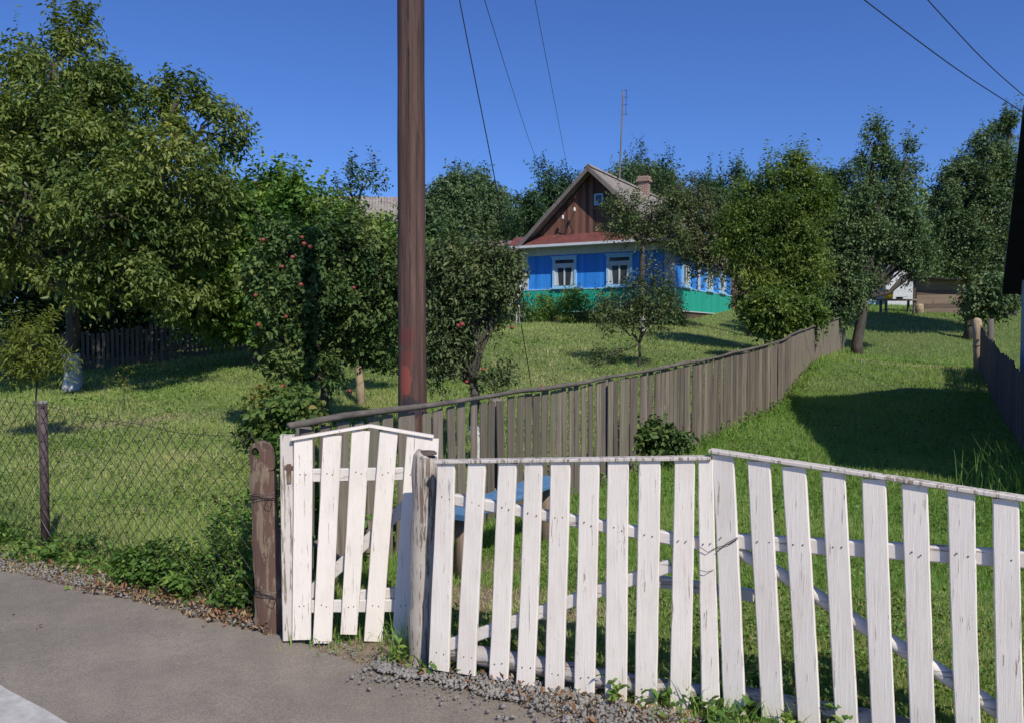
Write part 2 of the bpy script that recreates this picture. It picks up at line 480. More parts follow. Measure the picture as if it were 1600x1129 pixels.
# utility pole wood with faded red paint marks at two heights on its road side
def pole_mat():
    m, t, b, o = nodes_of('creosote_pole')
    g = noise(t, coords(t, (19, 19, 0.7), rnd=False), 1.0, 12, 0.74, 0.5)
    r = ramp(t, [(0.30, (0.014, 0.009, 0.008)), (0.42, (0.06, 0.030, 0.022)), (0.55, (0.10, 0.052, 0.038)), (0.68, (0.18, 0.105, 0.075))])
    t.links.new(g, r.inputs[0])
    ck = noise(t, coords(t, (55, 55, 0.55), rnd=False), 1.0, 5, 0.6, 1.2)
    ckr = ramp(t, [(0.33, (1, 1, 1)), (0.40, (0, 0, 0))])
    t.links.new(ck, ckr.inputs[0])
    tc = t.nodes.new('ShaderNodeTexCoord')
    c = mixc(t, ckr.outputs[0], r.outputs[0], (0.012, 0.008, 0.007))
    nn = noise(t, coords(t, (14, 14, 9), rnd=False), 1.0, 6, 0.8)
    for (cx, cz, rx, rz, col, amt) in ((-0.035, 1.62, 0.075, 0.10, (0.16, 0.03, 0.026), 0.5), (-0.03, 1.45, 0.07, 0.08, (0.2, 0.035, 0.03), 0.45), (-0.05, 1.27, 0.06, 0.13, (0.30, 0.065, 0.045), 0.75), (0.0, 1.05, 0.10, 0.10, (0.03, 0.025, 0.035), 0.8)):
        sp = t.nodes.new('ShaderNodeSeparateXYZ'); t.links.new(tc.outputs['Object'], sp.inputs[0])
        dx = math_(t, 'DIVIDE', math_(t, 'SUBTRACT', sp.outputs[0], cx), rx)
        dz = math_(t, 'DIVIDE', math_(t, 'SUBTRACT', sp.outputs[2], cz), rz)
        d = math_(t, 'SQRT', math_(t, 'ADD', math_(t, 'MULTIPLY', dx, dx), math_(t, 'MULTIPLY', dz, dz)))
        d = math_(t, 'ADD', d, math_(t, 'MULTIPLY', math_(t, 'SUBTRACT', nn, 0.5), 1.6))
        rr = ramp(t, [(0.75, (amt, amt, amt)), (1.0, (0, 0, 0))])
        t.links.new(d, rr.inputs[0])
        fy = math_(t, 'LESS_THAN', sp.outputs[1], 0.0)
        c = mixc(t, math_(t, 'MULTIPLY', rr.outputs[0], fy), c, col)
    t.links.new(c, b.inputs['Base Color'])
    b.inputs['Roughness'].default_value = 0.75
    bump(t, b, math_(t, 'SUBTRACT', g, ckr.outputs[0]), 1.0, 0.010)
    return m
M['pole'] = pole_mat()

# ------------------------------------------------------------------ helpers: objects and meshes
def tag(o, label=None, cat=None, group=None, kind=None):
    if label: o['label'] = label
    if cat: o['category'] = cat
    if group: o['group'] = group
    if kind: o['kind'] = kind
    return o

def thing(name, label, cat, loc, rz=0.0, group=None):
    o = bpy.data.objects.new(name, None)
    COL.objects.link(o)
    o.empty_display_size = 0.2
    o.location = loc
    o.rotation_euler = (0, 0, rz)
    tag(o, label, cat, group)
    return o

class MB:
    def __init__(s, org=(0, 0, 0)):
        s.v = []; s.f = []; s.org = Vector(org)
    def add(s, vs, fs):
        k = len(s.v)
        s.v.extend([Vector(p) - s.org for p in vs])
        s.f.extend([tuple(i + k for i in f) for f in fs])
    def box(s, x0, x1, y0, y1, z0, z1):
        s.add([(x0, y0, z0), (x1, y0, z0), (x1, y1, z0), (x0, y1, z0), (x0, y0, z1), (x1, y0, z1), (x1, y1, z1), (x0, y1, z1)],
              [(0, 3, 2, 1), (4, 5, 6, 7), (0, 1, 5, 4), (1, 2, 6, 5), (2, 3, 7, 6), (3, 0, 4, 7)])
    def prism(s, pts, d):
        """closed polygon pts extruded by the vector d"""
        n = len(pts); d = Vector(d)
        vs = [Vector(p) for p in pts] + [Vector(p) + d for p in pts]
        s.add(vs, [tuple(range(n - 1, -1, -1)), tuple(range(n, 2 * n))] + [(i, (i + 1) % n, n + (i + 1) % n, n + i) for i in range(n)])
    def tube(s, pts, rad, n=8, cap=True, twist=0.0):
        pts = [Vector(p) for p in pts]
        if isinstance(rad, (int, float)): rad = [rad] * len(pts)
        vs = []; fs = []
        up = None
        for i, p in enumerate(pts):
            d = (pts[min(i + 1, len(pts) - 1)] - pts[max(i - 1, 0)])
            d = d.normalized() if d.length > 1e-9 else Vector((0, 0, 1))
            if up is None:
                up = Vector((0, 0, 1)) if abs(d.z) < 0.9 else Vector((1, 0, 0))
            a = d.cross(up)
            a = a.normalized() if a.length > 1e-6 else Vector((1, 0, 0))
            b = a.cross(d).normalized()
            up = b
            for k in range(n):
                t = 2 * PI * k / n + twist
                vs.append(p + (a * math.cos(t) + b * math.sin(t)) * rad[i])
        for i in range(len(pts) - 1):
            for k in range(n):
                k2 = (k + 1) % n
                fs.append((i * n + k, i * n + k2, (i + 1) * n + k2, (i + 1) * n + k))
        if cap:
            fs.append(tuple(range(n - 1, -1, -1)))
            fs.append(tuple((len(pts) - 1) * n + k for k in range(n)))
        s.add(vs, fs)
    def board(s, p0, p1, width, thick, nrm, seg=8, jit=0.0015, bev=0.004, bow=0.0, w1=None, cut=0.0, seed=None):
        """plank from p0 to p1; nrm = the direction its face looks"""
        R = random.Random(seed if seed is not None else random.random())
        p0 = Vector(p0); p1 = Vector(p1)
        d = (p1 - p0).normalized()
        n = Vector(nrm); n = (n - d * n.dot(d)).normalized()
        a = d.cross(n).normalized()
        w1 = w1 or width
        vs = []; fs = []
        ph0 = R.uniform(2, 5); ph1 = R.uniform(0, 6)
        for i in range(seg + 1):
            t = i / seg
            c = p0.lerp(p1, t) + n * (bow * 4 * t * (1 - t)) + a * (jit * 0.8 * math.sin(t * ph0 + ph1))
            w = (width * (1 - t) + w1 * t) / 2 + R.uniform(-jit, jit) * 0.35
            th = thick / 2
            sl = cut * (1 if i == seg else 0)
            for (x, y) in ((-w + bev, -th), (w - bev, -th), (w, -th + bev), (w, th - bev), (w - bev, th), (-w + bev, th), (-w, th - bev), (-w, -th + bev)):
                vs.append(c + a * x + n * y + d * (sl * x / max(w, 1e-6)))
        for i in range(seg):
            for k in range(8):
                k2 = (k + 1) % 8
                fs.append((i * 8 + k, i * 8 + k2, (i + 1) * 8 + k2, (i + 1) * 8 + k))
        fs.append(tuple(range(7, -1, -1)))
        fs.append(tuple(seg * 8 + k for k in range(8)))
        s.add(vs, fs)
    def sphere(s, c, r, nu=10, nv=7, sq=(1, 1, 1)):
        c = Vector(c); vs = []; fs = []
        for j in range(1, nv):
            ph = PI * j / nv
            for i in range(nu):
                th = 2 * PI * i / nu
                vs.append(c + Vector((math.sin(ph) * math.cos(th) * r * sq[0], math.sin(ph) * math.sin(th) * r * sq[1], math.cos(ph) * r * sq[2])))
        k = len(vs)
        vs += [c + Vector((0, 0, r * sq[2])), c - Vector((0, 0, r * sq[2]))]
        for j in range(nv - 2):
            for i in range(nu):
                i2 = (i + 1) % nu
                fs.append((j * nu + i, (j + 1) * nu + i, (j + 1) * nu + i2, j * nu + i2))
        for i in range(nu):
            i2 = (i + 1) % nu
            fs.append((k, i, i2)); fs.append((k + 1, (nv - 2) * nu + i2, (nv - 2) * nu + i))
        s.add(vs, fs)
    def lathe(s, c, prof, n=16):
        c = Vector(c); vs = []; fs = []
        for (r, z) in prof:
            for i in range(n):
                t = 2 * PI * i / n
                vs.append(c + Vector((r * math.cos(t), r * math.sin(t), z)))
        for j in range(len(prof) - 1):
            for i in range(n):
                i2 = (i + 1) % n
                fs.append((j * n + i, j * n + i2, (j + 1) * n + i2, (j + 1) * n + i))
        fs.append(tuple(range(n - 1, -1, -1))); fs.append(tuple((len(prof) - 1) * n + i for i in range(n)))
        s.add(vs, fs)
    def build(s, name, mat, parent=None, smooth=False):
        me = bpy.data.meshes.new(name)
        me.from_pydata([tuple(v) for v in s.v], [], s.f)
        me.materials.append(mat)
        if smooth:
            me.polygons.foreach_set('use_smooth', [True] * len(me.polygons))
        me.update()
        o = bpy.data.objects.new(name, me)
        COL.objects.link(o)
        if parent is not None: o.parent = parent
        else: o.location = s.org
        return o

def np_mesh(name, verts, quads, mat, parent=None, shade=None, org=(0, 0, 0), nper=4, smooth=False):
    """verts (n,3), quads (m,nper) -> one mesh object, quick"""
    verts = np.asarray(verts, np.float32) - np.array(org, np.float32)
    quads = np.asarray(quads, np.int32)
    me = bpy.data.meshes.new(name)
    me.vertices.add(len(verts))
    me.vertices.foreach_set('co', verts.ravel())
    me.loops.add(quads.size)
    me.loops.foreach_set('vertex_index', quads.ravel())
    me.polygons.add(len(quads))
    me.polygons.foreach_set('loop_start', np.arange(0, quads.size, nper, dtype=np.int32))
    me.polygons.foreach_set('loop_total', np.full(len(quads), nper, np.int32))
    if smooth:
        me.polygons.foreach_set('use_smooth', np.ones(len(quads), bool))
    me.materials.append(mat)
    if shade is not None:
        a = me.attributes.new('shade', 'FLOAT', 'FACE')
        a.data.foreach_set('value', np.asarray(shade, np.float32))
    me.update(calc_edges=True)
    o = bpy.data.objects.new(name, me)
    COL.objects.link(o)
    if parent is not None: o.parent = parent
    else: o.location = org
    return o

def nrm(a):
    return a / np.maximum(np.linalg.norm(a, axis=-1, keepdims=True), 1e-9)

def leaves(P, D, size, k=7, L=0.3, wid=0.42, droop=0.25, spread=0.9, rg=rng, base_shade=None, jitter=0.3, fine=False):
    """sprigs at P growing along D, k leaves each; returns verts, quads, shade"""
    N = len(P)
    t = (np.arange(k)[None, :] + rg.random((N, k))) / k
    pos = P[:, None, :] + D[:, None, :] * (t * L)[..., None]
    r = nrm(rg.normal(size=(N, k, 3)))
    r = nrm(r - (r * D[:, None, :]).sum(-1, keepdims=True) * D[:, None, :])
    d = nrm(D[:, None, :] * 0.45 + r * spread + np.array([0, 0, -droop]))
    n = rg.normal(size=(N, k, 3)) * 0.55 + np.array([0, 0, 0.9])
    n = nrm(n - (n * d).sum(-1, keepdims=True) * d)
    s = np.cross(d, n)
    sz = size * (0.65 + 0.7 * rg.random((N, k)))[..., None]
    b0 = pos + d * sz * 0.12
    if fine:
        fo = 0.10 + 0.14 * rg.random((N, k))[..., None]
        c = lambda t, w, h: b0 + d * sz * t + s * sz * wid * w + n * sz * h
        V = np.stack([b0, c(0.26, 0.44, fo * 0.8), c(0.66, 0.40, fo * 0.6), c(1.0, 0, -0.12), c(0.66, -0.40, fo * 0.6), c(0.26, -0.44, fo * 0.8), c(0.5, 0, 0.0)], axis=2).reshape(-1, 3)
        b7 = np.arange(N * k)[:, None] * 7
        Q = np.concatenate([b7 + np.array([[0, 1, 6, 5]]), b7 + np.array([[1, 2, 3, 6]]), b7 + np.array([[6, 3, 4, 5]])], 1).reshape(-1, 4)
        if base_shade is None: base_shade = rg.random(N)
        sh = np.clip(base_shade[:, None] * (1 - jitter) + rg.random((N, k)) * jitter, 0, 1).ravel()
        return V, Q, np.repeat(sh, 3)
    v0 = b0
    v1 = b0 + d * sz * 0.48 + s * sz * wid * 0.5 + n * sz * 0.08
    v2 = b0 + d * sz - n * sz * 0.10
    v3 = b0 + d * sz * 0.48 - s * sz * wid * 0.5 + n * sz * 0.08
    V = np.stack([v0, v1, v2, v3], axis=2).reshape(-1, 3)
    Q = np.arange(len(V)).reshape(-1, 4)
    if base_shade is None:
        base_shade = rg.random(N)
    sh = np.clip(base_shade[:, None] * (1 - jitter) + rg.random((N, k)) * jitter, 0, 1).ravel()
    return V, Q, sh

def ell_world(c, Y):
    """image ellipse (u, v, ru, rv[, dY]) -> world centre and radii"""
    u, v, ru, rv = c[:4]
    dY = c[4] if len(c) > 4 else 0.0
    p = W(u, v, Y + dY)
    s = (Y + dY) / F
    return np.array(p), np.array([ru * s, (ru + rv) * 0.5 * s * (c[5] if len(c) > 5 else 0.9), rv * s])

def crown_points(clumps, Y, nsub, nspr, rg, sig=0.2, shell=0.5):
    """sprig positions grouped in sub-clumps spread through the crown"""
    E = [ell_world(c, Y) for c in clumps]
    wts = np.array([(e[1].prod()) ** (2 / 3) for e in E]); wts /= wts.sum()
    subs = []; P = []; D = []; S = []
    for (c, r), w in zip(E, wts):
        m = max(4, int(round(nsub * w)))
        d = nrm(rg.normal(size=(m, 3)))
        rad = shell + (1.0 - shell) * rg.random(m) ** 0.6
        sc = c + d * r * rad[:, None] * (1 + 0.12 * rg.normal(size=(m, 1)))
        subs.append((c, r, sc))
        k = max(3, int(nspr * w / m))
        g = rg.normal(size=(m, k, 3)) * (r.mean() * sig) * (0.6 + 0.8 * rg.random((m, 1, 1)))
        p = sc[:, None, :] + g
        out = nrm(nrm(p - c) * 0.8 + g / (np.abs(g).max() + 1e-6) * 0.3 + np.array([0, 0, 0.35]) + rg.normal(size=p.shape) * 0.45)
        P.append(p.reshape(-1, 3)); D.append(out.reshape(-1, 3))
        S.append(np.repeat(np.clip(0.45 + 0.27 * rg.normal(size=m), 0, 1), k))
    return E, subs, np.concatenate(P), np.concatenate(D), np.concatenate(S)

def wig(p0, p1, n, amp, rg):
    p0 = np.array(p0, float); p1 = np.array(p1, float)
    t = np.linspace(0, 1, n)[:, None]
    L = np.linalg.norm(p1 - p0)
    off = rg.normal(size=(n, 3)) * amp * L
    off[0] = 0; off[-1] = 0
    sag = np.array([0, 0, 1.0]) * (np.sin(t * PI) * L * 0.06)
    return p0 + (p1 - p0) * t + off + sag

def tree(name, label, cat, u, Y, clumps, mat, leaf=0.08, nsub=60, nspr=1500, k=7, L=0.25, wid=0.45, tr=0.1, group=None,
         white=0.0, barkmat=None, seed=1, sig=0.2, shell=0.5, droop=0.25, fork=0.35, twigs=True, lean=0.0, fruit=None, trunk_n=None, limbs=True, shoots=0, fine=False):
    rg = np.random.default_rng(seed)
    base = G(u, Y)
    root = thing(name, label, cat, base, 0, group)
    E, subs, P, D, S = crown_points(clumps, Y, nsub, nspr, rg, sig, shell)
    gz = hz(P[:, 0], P[:, 1])
    keep = P[:, 2] > gz + 0.04
    P, D, S = P[keep], D[keep], S[keep]
    if shoots:
        # long upright shoots that break the outline
        top = P[np.argsort(-P[:, 2])[:max(shoots * 8, 10)]]
        sel = top[rg.integers(0, len(top), shoots)]
        ln = (0.4 + 0.8 * rg.random(shoots)) * L * 1.5
        dr = nrm(rg.normal(size=(shoots, 3)) * 0.25 + np.array([0, 0, 1.0]))
        for s0, l0, d0 in zip(sel, ln, dr):
            m = 4
            q = s0 + d0 * (np.linspace(0, 1, m) * l0)[:, None]
            P = np.concatenate([P, q]); D = np.concatenate([D, np.repeat(d0[None], m, 0)]); S = np.concatenate([S, np.full(m, 0.6)])
    V, Q, sh = leaves(P, D, leaf, k, L, wid, droop, rg=rg, base_shade=S, fine=fine)
    np_mesh('crown', V, Q, mat, root, sh, org=base)
    cen = np.array([e[0] for e in E]).mean(0)
    low = min(e[0][2] - e[1][2] for e in E)
    hgt = max(low, base.z + (cen[2] - base.z) * 0.45) - base.z
    hgt = max(hgt, 0.3)
    topz = base.z + hgt
    fk = np.array([base.x + (cen[0] - base.x) * fork, base.y + (cen[1] - base.y) * fork, topz])
    mb = MB(base)
    pts = wig(np.array(base) - np.array([0, 0, 0.15]), fk, 6, 0.018, rg)
    wn = None
    mb.tube([Vector(p) for p in pts], [tr * 1.35, tr * 1.08, tr, tr * 0.93, tr * 0.88, tr * 0.8], 9)
    if limbs:
        for (c, r, sc) in subs:
            lp = wig(fk, c, 6, 0.05, rg)
            mb.tube([Vector(p) for p in lp], list(np.linspace(tr * 0.62, tr * 0.28, 6)), 6)
            if twigs:
                for q in sc:
                    tp = wig(lp[rg.integers(2, 6)], q, 4, 0.06, rg)
                    mb.tube([Vector(p) for p in tp], list(np.linspace(tr * 0.24, tr * 0.06, 4)), 4, cap=False)
    mb.build('trunk', barkmat or M['bark'], root, True)
    if white:
        wb_ = MB(base)
        pp = [Vector(p) for p in pts]
        # limewashed foot of the trunk
        rads = [tr * 1.35, tr * 1.08, tr, tr * 0.93, tr * 0.88, tr * 0.8]
        cum = [0.0]
        for i in range(5): cum.append(cum[-1] + (pp[i + 1] - pp[i]).length)
        ring = []; rw = []
        for s_ in np.linspace(0, 0.15 + white, 7):
            ring.append(Vector([float(np.interp(s_, cum, [q_[k_] for q_ in pp])) for k_ in range(3)]))
            rw.append(float(np.interp(s_, cum, rads)) * 1.04 + 0.002)
        wb_.tube(ring, rw, 9)
        o = wb_.build('limewash', M['whitewash'], root, True)
    if fruit:
        for (fu, fv, fd) in fruit:
            p = W(fu, fv, Y + fd)
            fb = MB(base)
            fb.sphere(p, 0.027 * random.uniform(0.85, 1.15), 10, 7, (1, 1, 0.9))
            fb.build('apple', M['fruit'], root, True)
    return root

# ------------------------------------------------------------------ the setting: ground, road
LF = np.array([(-1.25, 4.75), (0.70, 8.3), (2.85, 11.5), (4.76, 14.2), (6.0, 17.0), (12.1, 29.0)])   # plan of the brown fence

def axis(lo, hi, step, grow, c):
    a = [c]; s = step
    while a[-1] < hi:
        a.append(a[-1] + s); s *= grow
    b = [c]; s = step
    while b[-1] > lo:
        b.append(b[-1] - s); s *= grow
    return np.array(sorted(set(b + a)))

def blob(x, y, cx, cy, rx, ry, ang=0.0):
    c, s = math.cos(ang), math.sin(ang)
    dx = (x - cx) * c + (y - cy) * s
    dy = -(x - cx) * s + (y - cy) * c
    return np.exp(-((dx / rx) ** 2 + (dy / ry) ** 2))

def dirt_at(x, y):
    q = x * RD.x + y * RD.y
    e = x * RN.x + y * RN.y
    off = e - road_edge(q)
    d = np.clip(1.15 - np.abs(off - 0.05) / 0.24, 0, 1)
    right = np.clip((q + 3.0) / 0.4, 0, 1) * np.clip((1.2 - q) / 1.0, 0, 1)
    d = np.maximum(d, right * np.clip(1.2 - np.abs(off - 0.1) / 0.35, 0, 1))
    for (u, v, rx, ry, k) in ((565, 1015, 0.32, 0.22, 1.0), (745, 935, 0.4, 0.35, 0.85), (890, 960, 0.4, 0.2, 0.7), (780, 880, 0.5, 0.3, 0.75), (960, 900, 0.3, 0.2, 0.5),
                              (1410, 560, 1.4, 3.4, 0.6), (1340, 610, 0.8, 1.6, 0.3), (180, 640, 2.2, 0.7, 0.55), (840, 930, 0.3, 0.2, 0.5), (120, 690, 0.5, 0.3, 0.45), (300, 720, 0.35, 0.25, 0.4), (60, 740, 0.3, 0.2, 0.4), (220, 800, 0.25, 0.2, 0.4), (860, 580, 1.2, 0.6, 0.35), (1180, 870, 0.3, 0.3, 0.4), (1300, 800, 0.4, 0.3, 0.35)):
        Yp = EYE * F / (v - 520.0)
        if v < 700: Yp = {560: 21.0, 610: 17.0, 640: 12.5, 690: 10.2, 580: 16.0}.get(v, Yp)
        p = G(u, Yp)
        d = np.maximum(d, k * blob(x, y, p.x, p.y, rx, ry, 0.5))
    return d

gx = axis(-90, 90, 0.11, 1.022, 0.6)
gy = axis(-12, 150, 0.11, 1.022, 5.0)
XX, YY = np.meshgrid(gx, gy)
ZZ = hz(XX, YY)
nv, nu = XX.shape
idx = np.arange(nv * nu).reshape(nv, nu)
quads = np.stack([idx[:-1, :-1], idx[:-1, 1:], idx[1:, 1:], idx[1:, :-1]], -1).reshape(-1, 4)
gr = np_mesh('ground', np.stack([XX, YY, ZZ], -1).reshape(-1, 3), quads, M['ground'], smooth=True)
a = gr.data.attributes.new('dirt', 'FLOAT', 'POINT')
a.data.foreach_set('value', dirt_at(XX.ravel(), YY.ravel()).astype(np.float32))
tag(gr, 'gently rising grassy ground of the garden and lane', 'ground', kind='structure')

qs = np.concatenate([np.linspace(-60, -9, 60), np.linspace(-8.95, 6, 380), np.linspace(6.2, 60, 60)])
vs = []; fs = []
ne = 12
for q in qs:
    e1 = float(road_edge(q)) + 0.010 * math.sin(q * 47) + 0.012 * math.sin(q * 83 + 2)
    for j in range(ne + 1):
        e = -4.8 + (e1 + 4.8) * j / ne
        p = RD * q + RN * e
        vs.append((p.x, p.y, 0.0 + 0.006 * math.sin(q * 0.9) - (0.012 if j == ne else 0)))
for i in range(len(qs) - 1):
    for j in range(ne):
        k = i * (ne + 1) + j
        fs.append((k, k + ne + 1, k + ne + 2, k + 1))
mb = MB(); mb.add(vs, [f[::-1] for f in fs])
tag(mb.build('road', M['asphalt'], None, True), 'worn grey brown asphalt road in front of the gates', 'road', kind='structure')
mb = MB(); vs = []; fs = []
ql = np.linspace(-14, 12, 160)
for i, q in enumerate(ql):
    for e in (1.40 + 0.004 * math.sin(q * 9), 1.605 + 0.006 * math.sin(q * 17) + 0.004 * math.sin(q * 41)):
        p = RD * q + RN * e
        vs.append((p.x, p.y, 0.005 + 0.006 * math.sin(q * 0.9)))
    if i: k = 2 * i; fs.append((k - 2, k, k + 1, k - 1))
mb.add(vs, fs)
tag(mb.build('road_marking', M['line']), 'faded white line painted along the asphalt', 'road marking', kind='structure')

# ------------------------------------------------------------------ the small white gate and its posts
def vplane(u0, v0, z0, u1, v1, z1, y0=None, y1=None):
    """vertical plane through two foot points seen at (u0,v0), (u1,v1), standing at heights z0, z1; returns f(u, v, off)"""
    def foot(u, v, z):
        d = ray(u, v); t = (z - EYE) / d.z
        return Vector((d.x * t, d.y * t, z))
    A = foot(u0, v0, z0) if y0 is None else W(u0, v0, y0)
    B = foot(u1, v1, z1) if y1 is None else W(u1, v1, y1)
    d = Vector((B.x - A.x, B.y - A.y, 0)).normalized()
    n = Vector((d.y, -d.x, 0))             # towards the camera
    if n.y > 0: n = -n
    def f(u, v, off=0.0):
        r = ray(u, v); o = Vector((0, 0, EYE))
        P0 = A + n * off
        t = (P0 - o).dot(n) / r.dot(n)
        return o + r * t
    return f, n, d, A, B

zs = 2.754
def nails(mb, pts):
    mb.nb = len(mb.f)
    for p in pts:
        mb.sphere(p + Vector((random.uniform(-.004, .004), 0, random.uniform(-.008, .008))), 0.0032, 7, 5)
def nailed(mb, parent):
    o = mb.build('picket', M['white'], parent)
    o.data.materials.append(M['nail'])
    for i_ in range(mb.nb, len(o.data.polygons)): o.data.polygons[i_].material_index = 1
    return o
pg, ng, dg, Ag, Bg = vplane(458, 1000, 0, 675, 1000, 0, 4.12, 4.20)
def g4(x, y): return (370 + x / zs, 640 + y / zs)
gate = thing('garden_gate', 'narrow white garden gate with peaked top and five leaning pickets', 'gate', (Ag.x, Ag.y, 0.0))
go = gate.location
gp = [((286, 122), (280, 985)), ((411, 108), (369, 1000)), ((535, 88), (482, 962)), ((655, 92), (587, 992)), ((771, 105), (706, 988)), ((836, 122), (800, 985))]
for i, (a_, b_) in enumerate(gp):
    mb = MB(go)
    wd = 0.094 if i < 5 else 0.08
    mb.board(pg(*g4(*b_), 0.022), pg(*g4(*a_), 0.022), wd * (1.02 if i != 2 else 0.92), 0.02, ng, 10, 0.0016, 0.003, seed=i, w1=wd)
    nails(mb, [pg(*g4(a_[0] + (b_[0] - a_[0]) * ((yy - a_[1]) / (b_[1] - a_[1])) + dx_, yy), 0.0335) for yy in (272, 842) for dx_ in (-12, 11)])
    nailed(mb, gate)
for (a_, b_) in (((235, 128), (571, 71)), ((571, 71), (846, 117))):
    mb = MB(go)
    A0 = pg(*g4(*a_), 0.02); A1 = pg(*g4(*b_), 0.02)
    mb.board(A0 + Vector((0, 0, 0.004)), A1 + Vector((0, 0, 0.004)), 0.014, 0.055, ng, 4, 0.0005, 0.002)
    mb.build('cap_strip', M['white'], gate)
for (a_, b_, wd) in (((215, 282), (846, 272), 0.068), ((215, 846), (800, 838), 0.066)):
    mb = MB(go); mb.board(pg(*g4(*a_), -0.002), pg(*g4(*b_), -0.002), wd, 0.022, ng, 8, 0.001)
    mb.build('rail', M['white_rail'], gate)
mb = MB(go); mb.board(pg(*g4(500, 800), -0.028), pg(*g4(800, 778), -0.028), 0.06, 0.024, ng, 6, 0.001)
mb.build('rail', M['white_rail'], gate)
mb = MB(go); mb.board(pg(*g4(300, 800), -0.027), pg(*g4(790, 355), -0.027), 0.062, 0.022, ng, 8, 0.001)
mb.build('brace', M['white_rail'], gate)

# thin white board the gate hangs on
wp = thing('gate_post', 'narrow white plank post with a rusty hinge beside the small gate', 'post', (Ag.x - 0.06, Ag.y, 0), 0, 'gate posts')
mb = MB(wp.location)
mb.board(pg(*g4(222, 985), -0.01), pg(*g4(217, 106), -0.01), 0.048, 0.05, ng, 10, 0.002, 0.004, w1=0.072)
mb.build('plank', M['white_worn'], wp)
mb = MB(wp.location)
mb.board(pg(*g4(226, 312), 0.022), pg(*g4(224, 232), 0.022), 0.022, 0.008, ng, 3, 0.0005, 0.001)
mb.board(pg(*g4(205, 245), 0.020), pg(*g4(243, 248), 0.020), 0.018, 0.008, ng, 3, 0.0005, 0.001)
mb.build('hinge', M['rust'], wp)

# rusty brown post with an eye hole at its top
rb = W(424, 984, 4.32); rt = W(408, 688, 4.30)
rp = thing('gate_post', 'brown weathered post with a round hole near its top and wire wound round it', 'post', (rb.x, rb.y, 0), 0, 'gate posts')
def eyed_post():
    # flat half-round post; the hole is real
    d = (rt - rb); Lh = d.length
    bm_v = []; fs = []
    hw = 0.062; th = 0.035
    hole = (-0.026, Lh - 0.065); hr = 0.024; hry = 0.034
    # outline (rounded top) in (x, z)
    n = 24
    out = []
    for i in range(n):
        a_ = 2 * PI * i / n
        cx_, sz_ = math.cos(a_), math.sin(a_)
        # ray from the hole centre to the outline rectangle with a rounded top
        best = None
        for t_ in np.linspace(0.005, 1.6, 640):
            x = hole[0] + cx_ * t_; z = hole[1] + sz_ * t_
            topz = Lh - 0.03 * (x / hw) ** 2 * 0.9
            if abs(x) > hw or z > topz or z < Lh - 0.16:
                best = (max(-hw, min(hw, x)), max(Lh - 0.16, min(topz, z))); break
        out.append(best)
    inn = [(hole[0] + hr * math.cos(2 * PI * i / n), hole[1] + hry * math.sin(2 * PI * i / n)) for i in range(n)]
    def P(x, z, s):
        bulge = th * math.sqrt(max(0.0, 1 - (x / (hw * 1.12)) ** 2))
        tp = z / Lh
        lean = rb.lerp(rt, tp)
        wob = 0.004 * math.sin(z * 17) + 0.003 * math.sin(z * 41)
        sc = 1.0 + 0.30 * (1 - tp)
        return lean + Vector((x * sc + wob * (x / hw), -bulge if s else 0.02, 0))
    mbp = MB(rp.location)
    vs = [P(*o_, 1) for o_ in out] + [P(*o_, 1) for o_ in inn] + [P(*o_, 0) for o_ in out] + [P(*o_, 0) for o_ in inn]
    for i in range(n):
        j = (i + 1) % n
        fs.append((i, j, n + j, n + i)); fs.append((2 * n + j, 2 * n + i, 3 * n + i, 3 * n + j))
        fs.append((n + i, n + j, 3 * n + j, 3 * n + i)); fs.append((j, i, 2 * n + i, 2 * n + j))
    mbp.add(vs, fs)
    xs = np.linspace(-hw, hw, 9); zz = np.linspace(-0.08, Lh - 0.16, 16)
    vs = []; fs = []
    for s in (1, 0):
        for z in zz:
            for x in xs: vs.append(P(x, z, s))
    NX = len(xs); NZ = len(zz)
    for iz in range(NZ - 1):
        for ix in range(NX - 1):
            k = iz * NX + ix
            fs.append((k, k + 1, k + NX + 1, k + NX))
            k2 = k + NX * NZ
            fs.append((k2 + 1, k2, k2 + NX, k2 + NX + 1))
        for ix in (0, NX - 1):
            k = iz * NX + ix; k2 = k + NX * NZ
            fs.append((k, k + NX, k2 + NX, k2) if ix == 0 else (k + NX, k, k2, k2 + NX))
    mbp.add(vs, fs)
    mbp.build('shaft', M['rust'], rp)
eyed_post()
for (v, tiltz) in ((775, 0.01), (924, -0.01)):
    mb = MB(rp.location)
    c = W(416 if v < 800 else 422, v, 4.31)
    for kk in range(3):
        pts = []
        for i in range(21):
            t = 2 * PI * i / 20
            pts.append(c + Vector((0.078 * math.cos(t), 0.05 * math.sin(t) - 0.008, 0.012 * kk + tiltz * math.cos(t) + 0.006 * math.sin(3 * t + kk))))
        mb.tube(pts, 0.0022, 5)
    e = c + Vector((0.06, -0.045, 0))
    mb.tube([e, e + Vector((0.03, -0.02, 0.02)), e + Vector((0.06, 0.0, -0.01)), e + Vector((0.10, 0.06, 0.0))], 0.0022, 5)
    mb.tube([e + Vector((-0.04, 0, 0)), e + Vector((-0.05, -0.02, -0.03)), e + Vector((-0.02, -0.02, -0.045)), e + Vector((-0.01, -0.01, -0.01))], 0.0022, 5)
    mb.build('wire_binding', M['wire'], rp)

